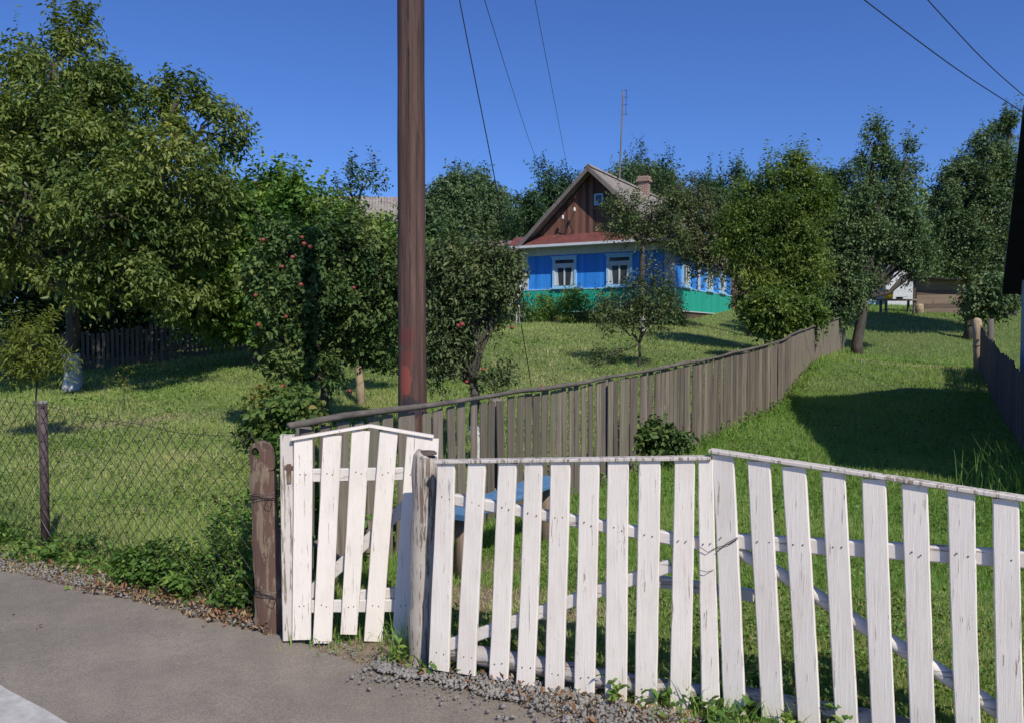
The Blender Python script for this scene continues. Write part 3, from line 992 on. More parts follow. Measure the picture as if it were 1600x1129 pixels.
# round weathered post between the small gate and the wide gate
b0 = W(655, 1026, 3.90); t0 = W(665, 712, 3.87)
op = thing('gate_post', 'round weathered wooden post between the small gate and the wide gate', 'post', (b0.x, b0.y, 0), 0, 'gate posts')
mb = MB(op.location)
pts = []; rr = []
for i in range(15):
    t = i / 14
    pts.append((b0 - Vector((0, 0, 0.12))).lerp(t0, t) + Vector((0.003 * math.sin(i * 1.3), 0, 0)))
    rr.append(0.058 + 0.004 * math.sin(i * 2.1) + 0.004 * t)
pts.append(t0 + Vector((0.004, 0, 0.010))); rr.append(0.050)
mb.tube(pts, rr, 18)
op_body = mb.build('shaft', M['post_old'], op, True)
mb = MB(op.location)
mb.lathe(t0 + Vector((0.004, 0, 0.010)), [(0.051, 0.0), (0.0505, 0.008), (0.043, 0.014), (0.02, 0.017)], 18)
mb.build('post_top', wood('post_end', [(0.05, 0.035, 0.03), (0.10, 0.07, 0.055), (0.15, 0.11, 0.09), (0.09, 0.07, 0.06)], grain=(14, 14, 14)), op)

# ------------------------------------------------------------------ the wide gate, left leaf
def z5(x, y): return (620 + x / 2.309, 640 + y / 2.309)
pl, nl, dl, Al, Bl = vplane(687, 1047, 0.0, 1109, 1104, 0.0)
leaf = thing('wide_gate_leaf', 'white picket gate leaf with ten level topped pickets beside the round post', 'gate', (Al.x, Al.y, 0), 0, 'leaves of the wide white gate')
lo = leaf.location
tl = [(148, 210, 190), (258, 322, 190), (370, 434, 190), (463, 528, 188), (556, 626, 185), (660, 730, 183), (763, 838, 182), (873, 950, 180), (1002, 1076, 180), (1088, 1142, 178)]
bl = [(118, 190, 935), (218, 285, 950), (333, 400, 970), (432, 497, 1000), (536, 603, 1025), (640, 713, 1060), (750, 828, 1060), (860, 940, 1085), (982, 1058, 1090), (1098, 1165, 1070)]
for i, (a_, b_) in enumerate(zip(tl, bl)):
    t_ = pl(*z5((a_[0] + a_[1]) / 2, a_[2]), 0.024); b_w = pl(*z5((b_[0] + b_[1]) / 2, b_[2]), 0.024)
    w1 = (pl(*z5(a_[1], a_[2])) - pl(*z5(a_[0], a_[2]))).length
    w0 = (pl(*z5(b_[1], b_[2])) - pl(*z5(b_[0], b_[2]))).length
    mb = MB(lo); mb.board(b_w, t_, w0, 0.022, nl, 12, 0.0022, 0.004, seed=20 + i, w1=w1, bow=random.uniform(-0.004, 0.004))
    xm = lambda yy: (a_[0] + a_[1]) / 2 + ((b_[0] + b_[1]) / 2 - (a_[0] + a_[1]) / 2) * (yy - a_[2]) / (b_[2] - a_[2])
    y1_ = 312 + (xm(350) - 150) * 0.1776; y2_ = 875 + (xm(900) - 140) * 0.17
    nails(mb, [pl(*z5(xm(yy) + dx_, yy + dx_ * 0.2), 0.0365) for yy in (y1_, y2_) for dx_ in (-14, 13)])
    nailed(mb, leaf)
mb = MB(lo); A0 = pl(*z5(146, 186), 0.018); A1 = pl(*z5(1134, 171), 0.018)
mb.board(A0, A1, 0.016, 0.06, nl, 8, 0.001, 0.003); mb.build('cap_strip', M['white_worn'], leaf)
mb = MB(lo); mb.board(pl(*z5(150, 312), -0.01), pl(*z5(1130, 486), -0.01), 0.052, 0.04, nl, 10, 0.002, 0.006); mb.build('rail', M['white_rail'], leaf)
mb = MB(lo); mb.board(pl(*z5(180, 848), -0.012), pl(*z5(990, 560), -0.012), 0.055, 0.035, nl, 10, 0.002, 0.005); mb.build('brace', M['white_rail'], leaf)
mb = MB(lo); mb.board(pl(*z5(940, 618), -0.05), pl(*z5(1290, 668), -0.05), 0.05, 0.03, nl, 6, 0.002, 0.004); mb.build('rail', M['white_rail'], leaf)
mb = MB(lo); mb.tube([pl(*z5(x, y), -0.03) for x, y in ((140, 862), (300, 885), (515, 922), (730, 965), (955, 1002), (1130, 1030))], [0.042, 0.045, 0.043, 0.044, 0.042, 0.04], 12)
mb.build('bottom_rail', M['grey_log'], leaf, True)

# right leaf
def z6(x, y): return (1080 + x / 2.515, 680 + y / 2.515)
pr, nr, dr_, Ar, Br = vplane(1149, 1119, 0.0, 1577, 1240, 0.0, 3.32, 2.84)
leafr = thing('wide_gate_leaf', 'white picket gate leaf with wider pickets and a round diagonal pole, top sloping down', 'gate', (Ar.x, Ar.y, 0), 0, 'leaves of the wide white gate')
lo = leafr.location
tr_ = [(83, 165, 75), (223, 312, 100), (358, 452, 120), (512, 605, 142), (670, 765, 170), (828, 930, 190), (1004, 1112, 215), (1185, 1288, 248), (1360, 1468, 276)]
br_ = [(132, 215, 1100), (278, 362, 1129), (420, 507, 1129), (570, 657, 1129), (710, 802, 1129), (860, 958, 1129), (1038, 1135, 1129), (1200, 1305, 1129), (1370, 1480, 1129)]
for i, (a_, b_) in enumerate(zip(tr_, br_)):
    t_ = pr(*z6((a_[0] + a_[1]) / 2, a_[2]), 0.024); b_w = pr(*z6((b_[0] + b_[1]) / 2, b_[2]), 0.024)
    w1 = (pr(*z6(a_[1], a_[2])) - pr(*z6(a_[0], a_[2]))).length
    w0 = (pr(*z6(b_[1], b_[2])) - pr(*z6(b_[0], b_[2]))).length
    if b_w.z > 0.04 and i > 0:
        d = (b_w - t_); b_w = t_ + d * ((t_.z - 0.03) / (t_.z - b_w.z))
    mb = MB(lo); mb.board(b_w, t_, w0, 0.022, nr, 14, 0.0022, 0.004, seed=40 + i, w1=w1, bow=random.uniform(-0.004, 0.004))
    xm = lambda yy: (a_[0] + a_[1]) / 2 + ((b_[0] + b_[1]) / 2 - (a_[0] + a_[1]) / 2) * (yy - a_[2]) / (b_[2] - a_[2])
    y1_ = 410 + (xm(440) - 120) * 0.063
    nails(mb, [pr(*z6(xm(y1_) + dx_, y1_ + dx_ * 0.2), 0.0365) for dx_ in (-20, 19)])
    nailed(mb, leafr)
mb = MB(lo); A0 = pr(*z6(76, 58), 0.02); A1 = pr(*z6(1480, 272), 0.02)
mb.board(A0, A1, 0.016, 0.062, nr, 10, 0.001, 0.003); mb.build('cap_strip', M['white_worn'], leafr)
mb = MB(lo); mb.board(pr(*z6(120, 410), -0.01), pr(*z6(1480, 496), -0.01), 0.062, 0.04, nr, 10, 0.002, 0.006); mb.build('rail', M['white_rail'], leafr)
mb = MB(lo); mb.tube([pr(*z6(x, y), -0.022) for x, y in ((150, 425), (215, 472), (360, 548), (510, 640), (665, 742), (820, 830), (980, 930), (1160, 1048), (1290, 1140))], [0.024, 0.026, 0.028, 0.030, 0.029, 0.030, 0.031, 0.031, 0.031], 12)
mb.build('brace_pole', M['white_rail'], leafr, True)
mb = MB(lo); mb.tube([pr(*z6(x, y), -0.04) for x, y in ((130, 1000), (380, 1058), (700, 1118), (1100, 1210), (1480, 1290))], [0.036, 0.04, 0.042, 0.04, 0.04], 12)
mb.build('bottom_rail', M['grey_log'], leafr, True)
hpp = pr(*z6(1500, 600), -0.05); hpp.z = 0
hp = thing('gate_post', 'round white post carrying the sloping gate leaf at the edge of the photo', 'post', hpp, 0, 'gate posts')
mb = MB(hpp); mb.tube([hpp + Vector((0, 0, -0.1)), hpp + Vector((0.01, 0, 0.6)), hpp + Vector((0, 0, 1.12)), hpp + Vector((0, 0, 1.14))], [0.06, 0.058, 0.056, 0.04], 14)
mb.build('shaft', M['post_old'], hp, True)
wt_ = MB((Ar.x, Ar.y, 0))
p1 = pr(*z6(182, 405), 0.04); p2 = pr(*z6(98, 458), 0.04); p3 = pl(*z5(1092, 492), 0.05)
wt_.tube([p3 + Vector((0, 0, 0.0)), p3.lerp(p2, 0.5) + Vector((0, 0, -0.012)), p2 + Vector((0, 0, 0.02)), p1.lerp(p2, 0.4), p1, p1 + Vector((0.012, 0.06, 0))], 0.0016, 5)
wt_.tube([p2, p2.lerp(p1, 0.5) + Vector((0, -0.004, 0.012)), p1 + Vector((0, 0, 0.006))], 0.0016, 5)
wt_.tube([p3 + Vector((0, 0, -0.10)), p3 + Vector((0.03, -0.01, -0.105)), p3 + Vector((0.06, 0.0, -0.10))], 0.0016, 5)
tag(wt_.build('wire_tie', M['wire']), 'thin rusty wire tying the two white gate leaves together', 'wire')

# ------------------------------------------------------------------ brown picket fence along the lane
lf_top_px = [(470, 660), (905, 598), (1110, 560), (1206, 533), (1240, 520), (1320, 493)]
seglen = np.concatenate([[0], np.cumsum(np.linalg.norm(np.diff(LF, axis=0), axis=1))])
lf_h = np.array([W(u, v, y).z for (u, v), (x, y) in zip(lf_top_px, LF)])
LFL = seglen[-1]
def lf_at(s):
    x = np.interp(s, seglen, LF[:, 0]); y = np.interp(s, seglen, LF[:, 1])
    return x, y, float(np.interp(s, seglen, lf_h))
def lf_dir(s):
    a_ = lf_at(max(0, s - 0.3)); b_ = lf_at(min(LFL, s + 0.3))
    return Vector((b_[0] - a_[0], b_[1] - a_[1], 0)).normalized()
bf = thing('picket_fence', 'long brown weathered picket fence climbing beside the grassy lane', 'fence', (LF[0, 0], LF[0, 1], 0), 0, None)
bo = bf.location
R = random.Random(5)
s = 0.05; k = 0; rest = MB(bo)
while s < LFL:
    x, y, zt = lf_at(s); d = lf_dir(s); n = Vector((d.y, -d.x, 0))
    zt -= 0.025 + R.uniform(0, 0.035)
    zb = H(x, y) + R.uniform(0.0, 0.05)
    wd = R.uniform(0.088, 0.125)
    c = Vector((x, y, 0)) - n * R.uniform(0.018, 0.026)
    tl_ = R.uniform(-0.035, 0.035)
    tgt = MB(bo) if k < 100 else rest
    tgt.board(c + Vector((0, 0, zb)), c + d * tl_ + Vector((0, 0, zt)), wd, 0.018, n, 6 if k < 60 else 2, 0.004, 0.003, seed=k, w1=wd * R.uniform(0.9, 1.03), cut=R.uniform(-0.012, 0.012), bow=R.uniform(-0.008, 0.008))
    if k < 100:
        tgt.build('picket', M['fence'], bf)
    k += 1
    gapw = R.uniform(0.035, 0.07) if s < 5 else R.uniform(0.006, 0.045)
    s += wd + gapw
    if 3.9 < s < 4.0: s += 0.04
o = rest.build('pickets', M['fence'], bf); o['kind'] = 'stuff'
mb = MB(bo)
pts = [];rr = []
for s in np.linspace(-0.12, LFL, 60):
    x, y, zt = lf_at(max(s, 0)); d = lf_dir(max(s, 0)); n = Vector((d.y, -d.x, 0))
    pts.append(Vector((x, y, zt)) + d * min(s, 0) + n * 0.010 + Vector((0, 0, 0.006 * math.sin(s * 3) + 0.004 * math.sin(s * 7.3)))); rr.append(0.021 + 0.003 * math.sin(s * 2.2))
mb.tube(pts, rr, 8); mb.build('top_rail', M['rail'], bf, True)
mb = MB(bo)
pts = []
for s in np.linspace(0.0, LFL, 50):
    x, y, zt = lf_at(s); d = lf_dir(s); n = Vector((d.y, -d.x, 0))
    pts.append(Vector((x, y, H(x, y) + 0.30)) - n * 0.065)
mb.tube(pts, 0.03, 6); mb.build('lower_rail', M['rail'], bf, True)
for s in np.arange(0.15, LFL, 2.4):
    x, y, zt = lf_at(s); d = lf_dir(s); n = Vector((d.y, -d.x, 0))
    p = Vector((x, y, 0)) - n * 0.13
    mb = MB(bo); mb.tube([p + Vector((0, 0, H(x, y) - 0.1)), p + Vector((0, 0, zt - 0.05))], 0.05, 8)
    mb.build('post', M['rail'], bf, True)

# ------------------------------------------------------------------ fence on the shaded side of the lane
RF0 = W(1530, 578, 19.0); RFn = W(1600, 710, 10.5)
rdir = Vector((RF0.x - RFn.x, RF0.y - RFn.y, 0)).normalized()
rn = Vector((-rdir.y, rdir.x, 0))          # towards the lane
rf = thing('picket_fence', 'grey picket fence in the deep shade along the far side of the lane', 'fence', (RF0.x, RF0.y, 0))
ro = rf.location
s = 0.35; k = 0
L_r = (Vector((RF0.x - RFn.x, RF0.y - RFn.y, 0))).length + 3.5
pts_t = []
while s < L_r:
    p = Vector((RF0.x, RF0.y, 0)) - rdir * s
    zb = H(p.x, p.y); hgt = 1.05 + 0.03 * math.sin(s * 2) + R.uniform(-0.03, 0.03)
    mb = MB(ro); mb.board(p + Vector((0, 0, zb)), p + Vector((0, 0, zb + hgt)) + rdir * R.uniform(-0.02, 0.02), R.uniform(0.09, 0.12), 0.02, rn, 2, 0.003, 0.003, seed=k, cut=R.uniform(-0.01, 0.01))
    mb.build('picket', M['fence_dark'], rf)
    s += R.uniform(0.125, 0.15); k += 1
for hh in (0.3, 0.85):
    mb = MB(ro); mb.tube([Vector((RF0.x, RF0.y, 0)) - rdir * t - rn * 0.05 + Vector((0, 0, H(*(Vector((RF0.x, RF0.y, 0)) - rdir * t).xy) + hh)) for t in np.linspace(0.2, L_r, 20)], 0.03, 6)
    mb.build('rail', M['fence_dark'], rf, True)
mb = MB((0, 0, 0)); c = Vector((RF0.x, RF0.y, H(RF0.x, RF0.y)))
pt = thing('fence_post', 'pale stout wooden post leaning at the far end of the shaded fence', 'post', c)
mb = MB(c); mb.tube([c - Vector((0, 0, 0.1)), c + Vector((-0.02, 0, 0.4)), c + Vector((-0.05, 0, 0.9)), c + Vector((-0.08, 0, 1.18)), c + Vector((-0.06, 0, 1.24))], [0.12, 0.115, 0.11, 0.105, 0.06], 10)
mb.build('shaft', plain('pale_post', (0.24, 0.17, 0.11), (0.50, 0.38, 0.26), 6, 0.9, 0.6, 0.01, stretch=(3, 3, 0.5)), pt, True)
mb = MB(c); mb.tube([c + Vector((0.125 * math.cos(t) - 0.03, 0.125 * math.sin(t), 0.62 + 0.05 * math.cos(t))) for t in np.linspace(0, 2 * PI, 16)], 0.008, 5)
mb.build('wire_binding', M['wire'], pt)
c2 = W(1548, 515, 18.0); c2.z = H(c2.x, c2.y)
mb = MB(c2); mb.tube([c2, c2 + Vector((0, 0, 1.28))], [0.07, 0.065], 8)
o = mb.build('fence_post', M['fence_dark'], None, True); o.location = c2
tag(o, 'short grey post with a pale cut top just right of the stout leaning post', 'post')

# ------------------------------------------------------------------ chain link fence
CA = W(65, 862, 5.86); CB = W(418, 985, 4.34)
cdv = Vector((CB.x - CA.x, CB.y - CA.y, 0)); cL = cdv.length; cdv.normalize()
cn = Vector((cdv.y, -cdv.x, 0)); 
if cn.y > 0: cn = -cn
cf = thing('chain_link_fence', 'sagging rusty chain link fence in front of the lawn', 'fence', (CB.x, CB.y, 0))
co = cf.location
def cpt(s, z, off=0.0):
    """s metres to the left of the brown post"""
    w = 0.018 * math.sin(s * 2.3 + 0.5) * math.sin(z * 2.4) + 0.01 * math.sin(s * 5.1 + z * 4)
    p = Vector((CB.x, CB.y, 0)) - cdv * s
    return p + cn * (off + w) + Vector((0, 0, z))
ctop = lambda s: 1.03 + 0.02 * min(s, 4) - 0.03 * math.sin(PI * min(max(s, 0), cL) / cL) + 0.006 * math.sin(s * 6)
mb = MB(co)
pit = 0.068
j = 0
LEFT = cL + 2.2
while j * pit < LEFT:
    s0 = j * pit
    n = 19
    zt = ctop(s0)
    pts = []
    for i in range(n):
        f = i / (n - 1)
        z = 0.03 + (zt - 0.03) * f
        sh = 0.03 * math.sin(s0 * 1.7) * (f - 0.2) + 0.015 * math.sin(s0 * 2.1 + f * 4) + 0.10 * f
        side = 0.5 if (i + j) % 2 == 0 else -0.5
        ss = s0 + side * pit * 1.02 + sh
        pts.append(cpt(ss, z + 0.006 * math.sin(ss * 9 + i), 0.002 * side))
    pts.append(pts[-1] + Vector((0.004, 0, 0.02)) - cdv * 0.012)
    mb.tube(pts, 0.0027, 4, cap=False)
    j += 1
mb.build('wire_mesh', M['mesh_wire'], cf)
mb = MB(co); mb.tube([cpt(s, ctop(s) - 0.015) for s in np.linspace(-0.02, LEFT, 50)], 0.0018, 5); mb.build('tension_wire', M['wire'], cf)
mb = MB(co)
p = Vector((CA.x, CA.y, 0)) - cn * 0.03
mb.tube([p + Vector((0, 0, -0.1)), p + Vector((0.0, 0, 1.08))], 0.030, 12)
po = mb.build('post', M['rust_post'], cf, True)
mb = MB(co); mb.lathe(p + Vector((0, 0, 1.08)), [(0.034, 0), (0.034, 0.012), (0.012, 0.022)], 12); mb.build('post_cap', M['stone'], cf)
mb = MB(co)
p = Vector((CA.x, CA.y, 0)) - cdv * 2.1 - cn * 0.03
mb.tube([p + Vector((0, 0, -0.1)), p + Vector((0.0, 0, 1.08))], 0.030, 12)
mb.build('post', M['rust_post'], cf, True)

# ------------------------------------------------------------------ blue bench beside the brown fence
A0 = W(704, 806, 5.15); A1 = W(866, 747, 6.35)
bn = thing('bench', 'low faded blue plank bench on stump legs behind the white gate', 'bench', (A0.x, A0.y, H(A0.x, A0.y)))
bd = (A1 - A0); bd.z = 0; bd.normalize(); bnn = Vector((bd.y, -bd.x, 0))
mb = MB(bn.location)
mb.board(A0, A1, 0.26, 0.035, Vector((0, 0, 1)), 6, 0.003, 0.006); mb.build('seat', M['bench'], bn)
for t in (0.10, 0.90):
    p = A0.lerp(A1, t)
    mb = MB(bn.location); mb.tube([Vector((p.x, p.y, H(p.x, p.y) - 0.05)), Vector((p.x + 0.01, p.y, p.z - 0.2)), Vector((p.x, p.y, p.z - 0.02))], [0.075, 0.065, 0.068], 10)
    mb.build('leg', wood('stump_wood%d' % (t * 10), [(0.13, 0.09, 0.06), (0.24, 0.17, 0.12), (0.34, 0.26, 0.19), (0.2, 0.15, 0.1)], grain=(20, 20, 2)), bn, True)

# ------------------------------------------------------------------ utility pole and wires
pb = G(646, 6.55)
pole = thing('utility_pole', 'tall dark brown timber utility pole with faded red paint patches', 'utility pole', pb)
mb = MB(pb)
pts = []; rr = []
for i in range(30):
    t = i / 29
    pts.append(pb + Vector((-0.004 * math.sin(t * 5), 0, -0.2 + 8.2 * t)))
    rr.append(0.120 - 0.020 * t + 0.0015 * math.sin(i * 1.7))
mb.tube(pts, rr, 24)
mb.build('shaft', M['pole'], pole, True)
ins = []
mb = MB(pb); mb.board(pb + Vector((-0.75, -0.13, 7.5)), pb + Vector((0.75, -0.13, 7.5)), 0.1, 0.08, Vector((0, -1, 0)), 4); mb.build('crossarm', M['rail'], pole)
for dx in (-0.6, 0.3, 0.62):
    mb = MB(pb); mb.lathe(pb + Vector((dx, -0.13, 7.55)), [(0.03, 0), (0.05, 0.02), (0.035, 0.05), (0.045, 0.07), (0.02, 0.12)], 10)
    mb.build('insulator', M['porcelain'], pole, True)

def cable(pts, r, label, name='overhead_wire', group=None, sag=0.0, n=24):
    """smooth curve through points"""
    P = [Vector(p) for p in pts]
    out = []
    for i in range(len(P) - 1):
        p0 = P[max(i - 1, 0)]; p1 = P[i]; p2 = P[i + 1]; p3 = P[min(i + 2, len(P) - 1)]
        for k in range(n):
            t = k / n
            out.append(0.5 * ((2 * p1) + (p2 - p0) * t + (2 * p0 - 5 * p1 + 4 * p2 - p3) * t * t + (3 * p1 - p0 - 3 * p2 + p3) * t ** 3))
    out.append(P[-1])
    mb = MB(P[0]); mb.tube(out, r, 6)
    o = mb.build(name, M['cable'], None, True); o.location = P[0]
    tag(o, label, 'wire', group)
    return o

# ------------------------------------------------------------------ the blue and green house
HR = W(1049, 503, 31.0)
fa = Vector((0.877, -0.48, 0)).normalized()      # along the facade, towards the right
fb_ = Vector((0.48, 0.877, 0)).normalized()      # towards the back
HW, HL = 6.5, 9.5
HO = HR - fa * HW
HO.z = H(*((HO + HR) / 2).xy) + 0.0
Z0 = 2.0
HO.z = Z0
ang = math.atan2(fa.y, fa.x)
hs = thing('village_house', 'bright blue and green wooden house with brown plank gable behind the garden trees', 'house', HO, ang)
def part(name, mat, parent=hs, fn=None, smooth=False):
    mb = MB(); fn(mb); return mb.build(name, mat, parent, smooth)
# walls as upright boards: plinth, green band, blue band, pale frieze
part('plinth', M['plinth'], hs, lambda m: m.box(0.03, HW - 0.03, 0.03, HL, -0.9, 0.46))
part('lower_wall', M['green'], hs, lambda m: (m.box(-0.03, HW + 0.03, -0.03, HL, 0.463, 1.385)))
part('wall', M['blue'], hs, lambda m: m.box(0, HW, 0, HL, 1.388, 2.80))
part('trim', M['cream'], hs, lambda m: (m.box(-0.04, HW + 0.04, -0.04, HL, 2.803, 3.10)))
part('trim', M['lblue'], hs, lambda m: (m.box(-0.05, HW + 0.05, -0.05, HL, 1.36, 1.41)))
part('trim', M['cream'], hs, lambda m: (m.box(-0.045, HW + 0.045, -0.045, HL, 0.44, 0.475)))
for x0 in (-0.05, HW - 0.27):
    part('corner_board', M['cream'], hs, lambda m: (m.box(x0, x0 + 0.32, -0.045, -0.006, 1.413, 2.80), m.box(x0 if x0 < 0 else HW + 0.006, x0 + 0.044 if x0 < 0 else HW + 0.045, -0.006, 0.3, 1.413, 2.80)))
RH = 6.17; EH = 3.12; OV = 0.42; FO = 0.62
def roofz(x): return RH - abs(x - HW / 2) * (RH - EH) / (HW / 2 + 0.0)
part('gable', M['gable'], hs, lambda m: m.prism([(0.0, 0, 3.42), (HW, 0, 3.42), (HW, 0, 3.42), (HW / 2, 0, RH - 0.12)], (0, 0.12, 0)) if False else m.prism([(0.1, 0.0, 3.10), (HW - 0.1, 0.0, 3.10), (HW / 2, 0.0, RH - 0.10)], (0, 0.12, 0)))
part('gable', M['gable'], hs, lambda m: m.prism([(0.1, HL - 0.12, 3.10), (HW - 0.1, HL - 0.12, 3.10), (HW / 2, HL - 0.12, RH - 0.10)], (0, 0.12, 0)))
rf_ = thing_ = None
def roofslab(m, side):
    xe = -OV if side < 0 else HW + OV
    ze = roofz(xe)
    th = 0.07
    m.prism([(xe, -FO, ze), (HW / 2, -FO, RH), (HW / 2, -FO, RH + th), (xe, -FO, ze + th)], (0, HL + FO + 0.3, 0))
roofL = part('roof', M['slate'], hs, lambda m: (roofslab(m, -1), roofslab(m, 1)))
part('ridge_cap', M['slate'], roofL, lambda m: m.prism([(HW / 2 - 0.2, -FO - 0.02, RH - 0.05), (HW / 2, -FO - 0.02, RH + 0.13), (HW / 2 + 0.2, -FO - 0.02, RH - 0.05), (HW / 2, -FO - 0.02, RH + 0.075)], (0, HL + FO + 0.3, 0)))
def barge(m):
    for s_ in (-1, 1):
        xe = -OV if s_ < 0 else HW + OV
        m.board(Vector((xe, -FO - 0.02, roofz(xe) - 0.06)), Vector((HW / 2, -FO - 0.02, RH - 0.06)), 0.15, 0.025, Vector((0, -1, 0)), 3, 0.001, 0.003)
part('barge_board', wood('barge_wood', [(0.10, 0.085, 0.075), (0.17, 0.145, 0.13), (0.26, 0.23, 0.2), (0.14, 0.12, 0.1)]), roofL, barge)
# skirt roof across the foot of the gable, red metal sheet with pale edge
def skirt(m):
    pts = [(0, 0.0, 3.64), (0, -0.62, 3.19), (0, -0.62, 3.165), (0, 0.0, 3.6)]
    m.prism([(-OV + 0.02, y, z) for (x, y, z) in pts], (HW + 2 * OV - 0.04, 0, 0))
sk = part('skirt_roof', M['redroof'], hs, skirt)
part('gutter_edge', M['cream'], sk, lambda m: m.box(-OV - 0.01, HW + OV + 0.01, -0.655, -0.622, 3.10, 3.20))
part('soffit', M['cream'], sk, lambda m: m.box(-OV + 0.03, HW + OV - 0.03, -0.615, -0.05, 3.104, 3.13))
def window(x0, x1, z0, z1, y=-0.05, side=False, name='window', fm=None):
    fm = fm or M['lblue']
    def tf(m):
        if side:
            m.v = [Vector((HW + (-p.y), p.x, p.z)) for p in m.v]
            m.f = m.f
        return m
    def add(nm, mat, parent, fn):
        m = MB(); fn(m); tf(m); return m.build(nm, mat, parent)
    w = 0.09
    fr = add(name, fm, hs, lambda m: (m.box(x0, x0 + w, y - 0.03, 0.02, z0, z1), m.box(x1 - w, x1, y - 0.03, 0.02, z0, z1), m.box(x0 + w, x1 - w, y - 0.03, 0.02, z1 - w, z1),
                                       m.box(x0 + w, x1 - w, y - 0.03, 0.02, z0, z0 + w * 0.8), m.box(x0 - 0.05, x1 + 0.05, y - 0.05, 0.02, z1 + 0.002, z1 + 0.07)))
    zc = z0 + (z1 - z0) * 0.68; xc = (x0 + x1) / 2
    add('sash', M['cream'], fr, lambda m: (m.box(x0 + w, x1 - w, y - 0.012, y + 0.02, zc - 0.025, zc + 0.025), m.box(xc - 0.03, xc + 0.03, y - 0.012, y + 0.02, z0 + w, zc - 0.026),
                                           m.box(x0 + w, x0 + w + 0.035, y - 0.01, y + 0.02, z0 + w, z1 - w), m.box(x1 - w - 0.035, x1 - w, y - 0.01, y + 0.02, z0 + w, z1 - w)))
    add('pane', M['glass'], fr, lambda m: m.box(x0 + w, x1 - w, y + 0.021, y + 0.027, z0 + w * 0.8, z1 - w))
    add('sill', fm, fr, lambda m: m.box(x0 - 0.06, x1 + 0.06, y - 0.08, 0.02, z0 - 0.06, z0 - 0.002))
    # curtains seen through the glass: two strips either side
    add('curtain', M['curtain'], fr, lambda m: (m.prism([(x0 + w + 0.036, y + 0.017, z0 + w), (x0 + w + 0.19, y + 0.017, z0 + w), (x0 + w + 0.13, y + 0.017, zc - 0.03), (x0 + w + 0.036, y + 0.017, zc - 0.03)], (0, 0.003, 0)),
                                                m.prism([(x1 - w - 0.19, y + 0.017, z0 + w), (x1 - w - 0.036, y + 0.017, z0 + w), (x1 - w - 0.036, y + 0.017, zc - 0.03), (x1 - w - 0.13, y + 0.017, zc - 0.03)], (0, 0.003, 0)),
                                                m.box(x0 + w + 0.036, x1 - w - 0.036, y + 0.016, y + 0.019, zc + 0.03, zc + 0.16)))
    return fr
window(1.42, 2.50, 1.45, 2.68)
window(3.82, 4.92, 1.45, 2.68)
window(1.3, 2.3, 1.45, 2.68, side=True)
window(4.9, 5.9, 1.45, 2.68, side=True)
window(7.2, 8.2, 1.45, 2.68, side=True)
part('porch_post', M['cream'], hs, lambda m: (m.box(HW + 0.046, HW + 0.12, 3.5, 3.62, 1.413, 2.95)))
gw = part('gable_window', M['lblue'], hs, lambda m: (m.box(HW / 2 + 0.02, HW / 2 + 0.08, -0.04, 0.0, 4.72, 5.18), m.box(HW / 2 + 0.34, HW / 2 + 0.40, -0.04, 0.0, 4.72, 5.18), m.box(HW / 2 + 0.08, HW / 2 + 0.34, -0.04, 0.0, 5.12, 5.18), m.box(HW / 2 + 0.08, HW / 2 + 0.34, -0.04, 0.0, 4.72, 4.78)))
part('pane', M['glass'], gw, lambda m: m.box(HW / 2 + 0.08, HW / 2 + 0.34, -0.015, -0.008, 4.78, 5.12))
def chim(m):
    x = HW / 2 + 0.25; y = 5.3
    m.box(x - 0.22, x + 0.22, y - 0.20, y + 0.20, 5.4, 6.50)
    m.box(x - 0.30, x + 0.30, y - 0.28, y + 0.28, 6.502, 6.63)
    m.box(x - 0.25, x + 0.25, y - 0.23, y + 0.23, 6.632, 6.76)
part('chimney', M['brick'], roofL, chim)
# bracket with two porcelain insulators on the gable
def br(m):
    x = 2.28
    m.tube([Vector((x + 0.05, -0.02, 3.72)), Vector((x + 0.05, -0.30, 3.95)), Vector((x + 0.05, -0.30, 4.15))], 0.02, 6)
    m.tube([Vector((x - 0.28, -0.30, 4.22)), Vector((x + 0.06, -0.30, 4.10)), Vector((x + 0.24, -0.30, 4.50))], 0.018, 6)
bk = part('wire_bracket', M['wire'], hs, br)
for (x, z) in ((2.0, 4.22), (2.52, 4.50)):
    m_ = MB(); m_.lathe((x, -0.30, z), [(0.035, 0), (0.065, 0.02), (0.04, 0.07), (0.055, 0.1), (0.02, 0.17)], 10); m_.build('insulator', M['porcelain'], bk, True)
def houseW(x, y, z):
    return HO + fa * x + fb_ * y + Vector((0, 0, z))

# wires
cable([W(640, -430, 6.6), W(757, 0, 13), W(838, 250, 26), houseW(2.0, -0.3, 4.36)], 0.006, 'thin overhead wire from the utility pole to the lower insulator on the gable', group='service wires to the blue house')
cable([W(740, -560, 6.6), W(836, 0, 14), W(886, 260, 27), houseW(2.52, -0.3, 4.66)], 0.0055, 'thinnest overhead wire meeting the house gable closest to its peak', group='service wires to the blue house')
gp_ = G(834, 10.6)
cable([W(640, -420, 6.62), W(718, 0, 7.4), W(775, 290, 8.4), W(817, 523, 9.7), W(831, 615, 10.4), gp_], 0.0058, 'dark guy cable slanting down beside the utility pole into the garden', 'guy_cable')
_a, _b = W(1350, 0, 13), W(1600, 176, 17)
cable([_a + (_b - _a) * t + Vector((0, 0, -0.25 * t * (1 - t))) for t in (-1.2, -0.4, 0.3, 0.8, 1.4, 2.2)], 0.010, 'overhead wire crossing the upper right sky, the lower and longer of the two', group='wires over the lane')
_a, _b = W(1450, 0, 12), W(1600, 150, 15)
cable([_a + (_b - _a) * t + Vector((0, 0, -0.25 * t * (1 - t))) for t in (-1.4, -0.4, 0.3, 0.8, 1.4, 2.2)], 0.0085, 'overhead wire crossing the upper right sky, the upper and shorter of the two', group='wires over the lane')

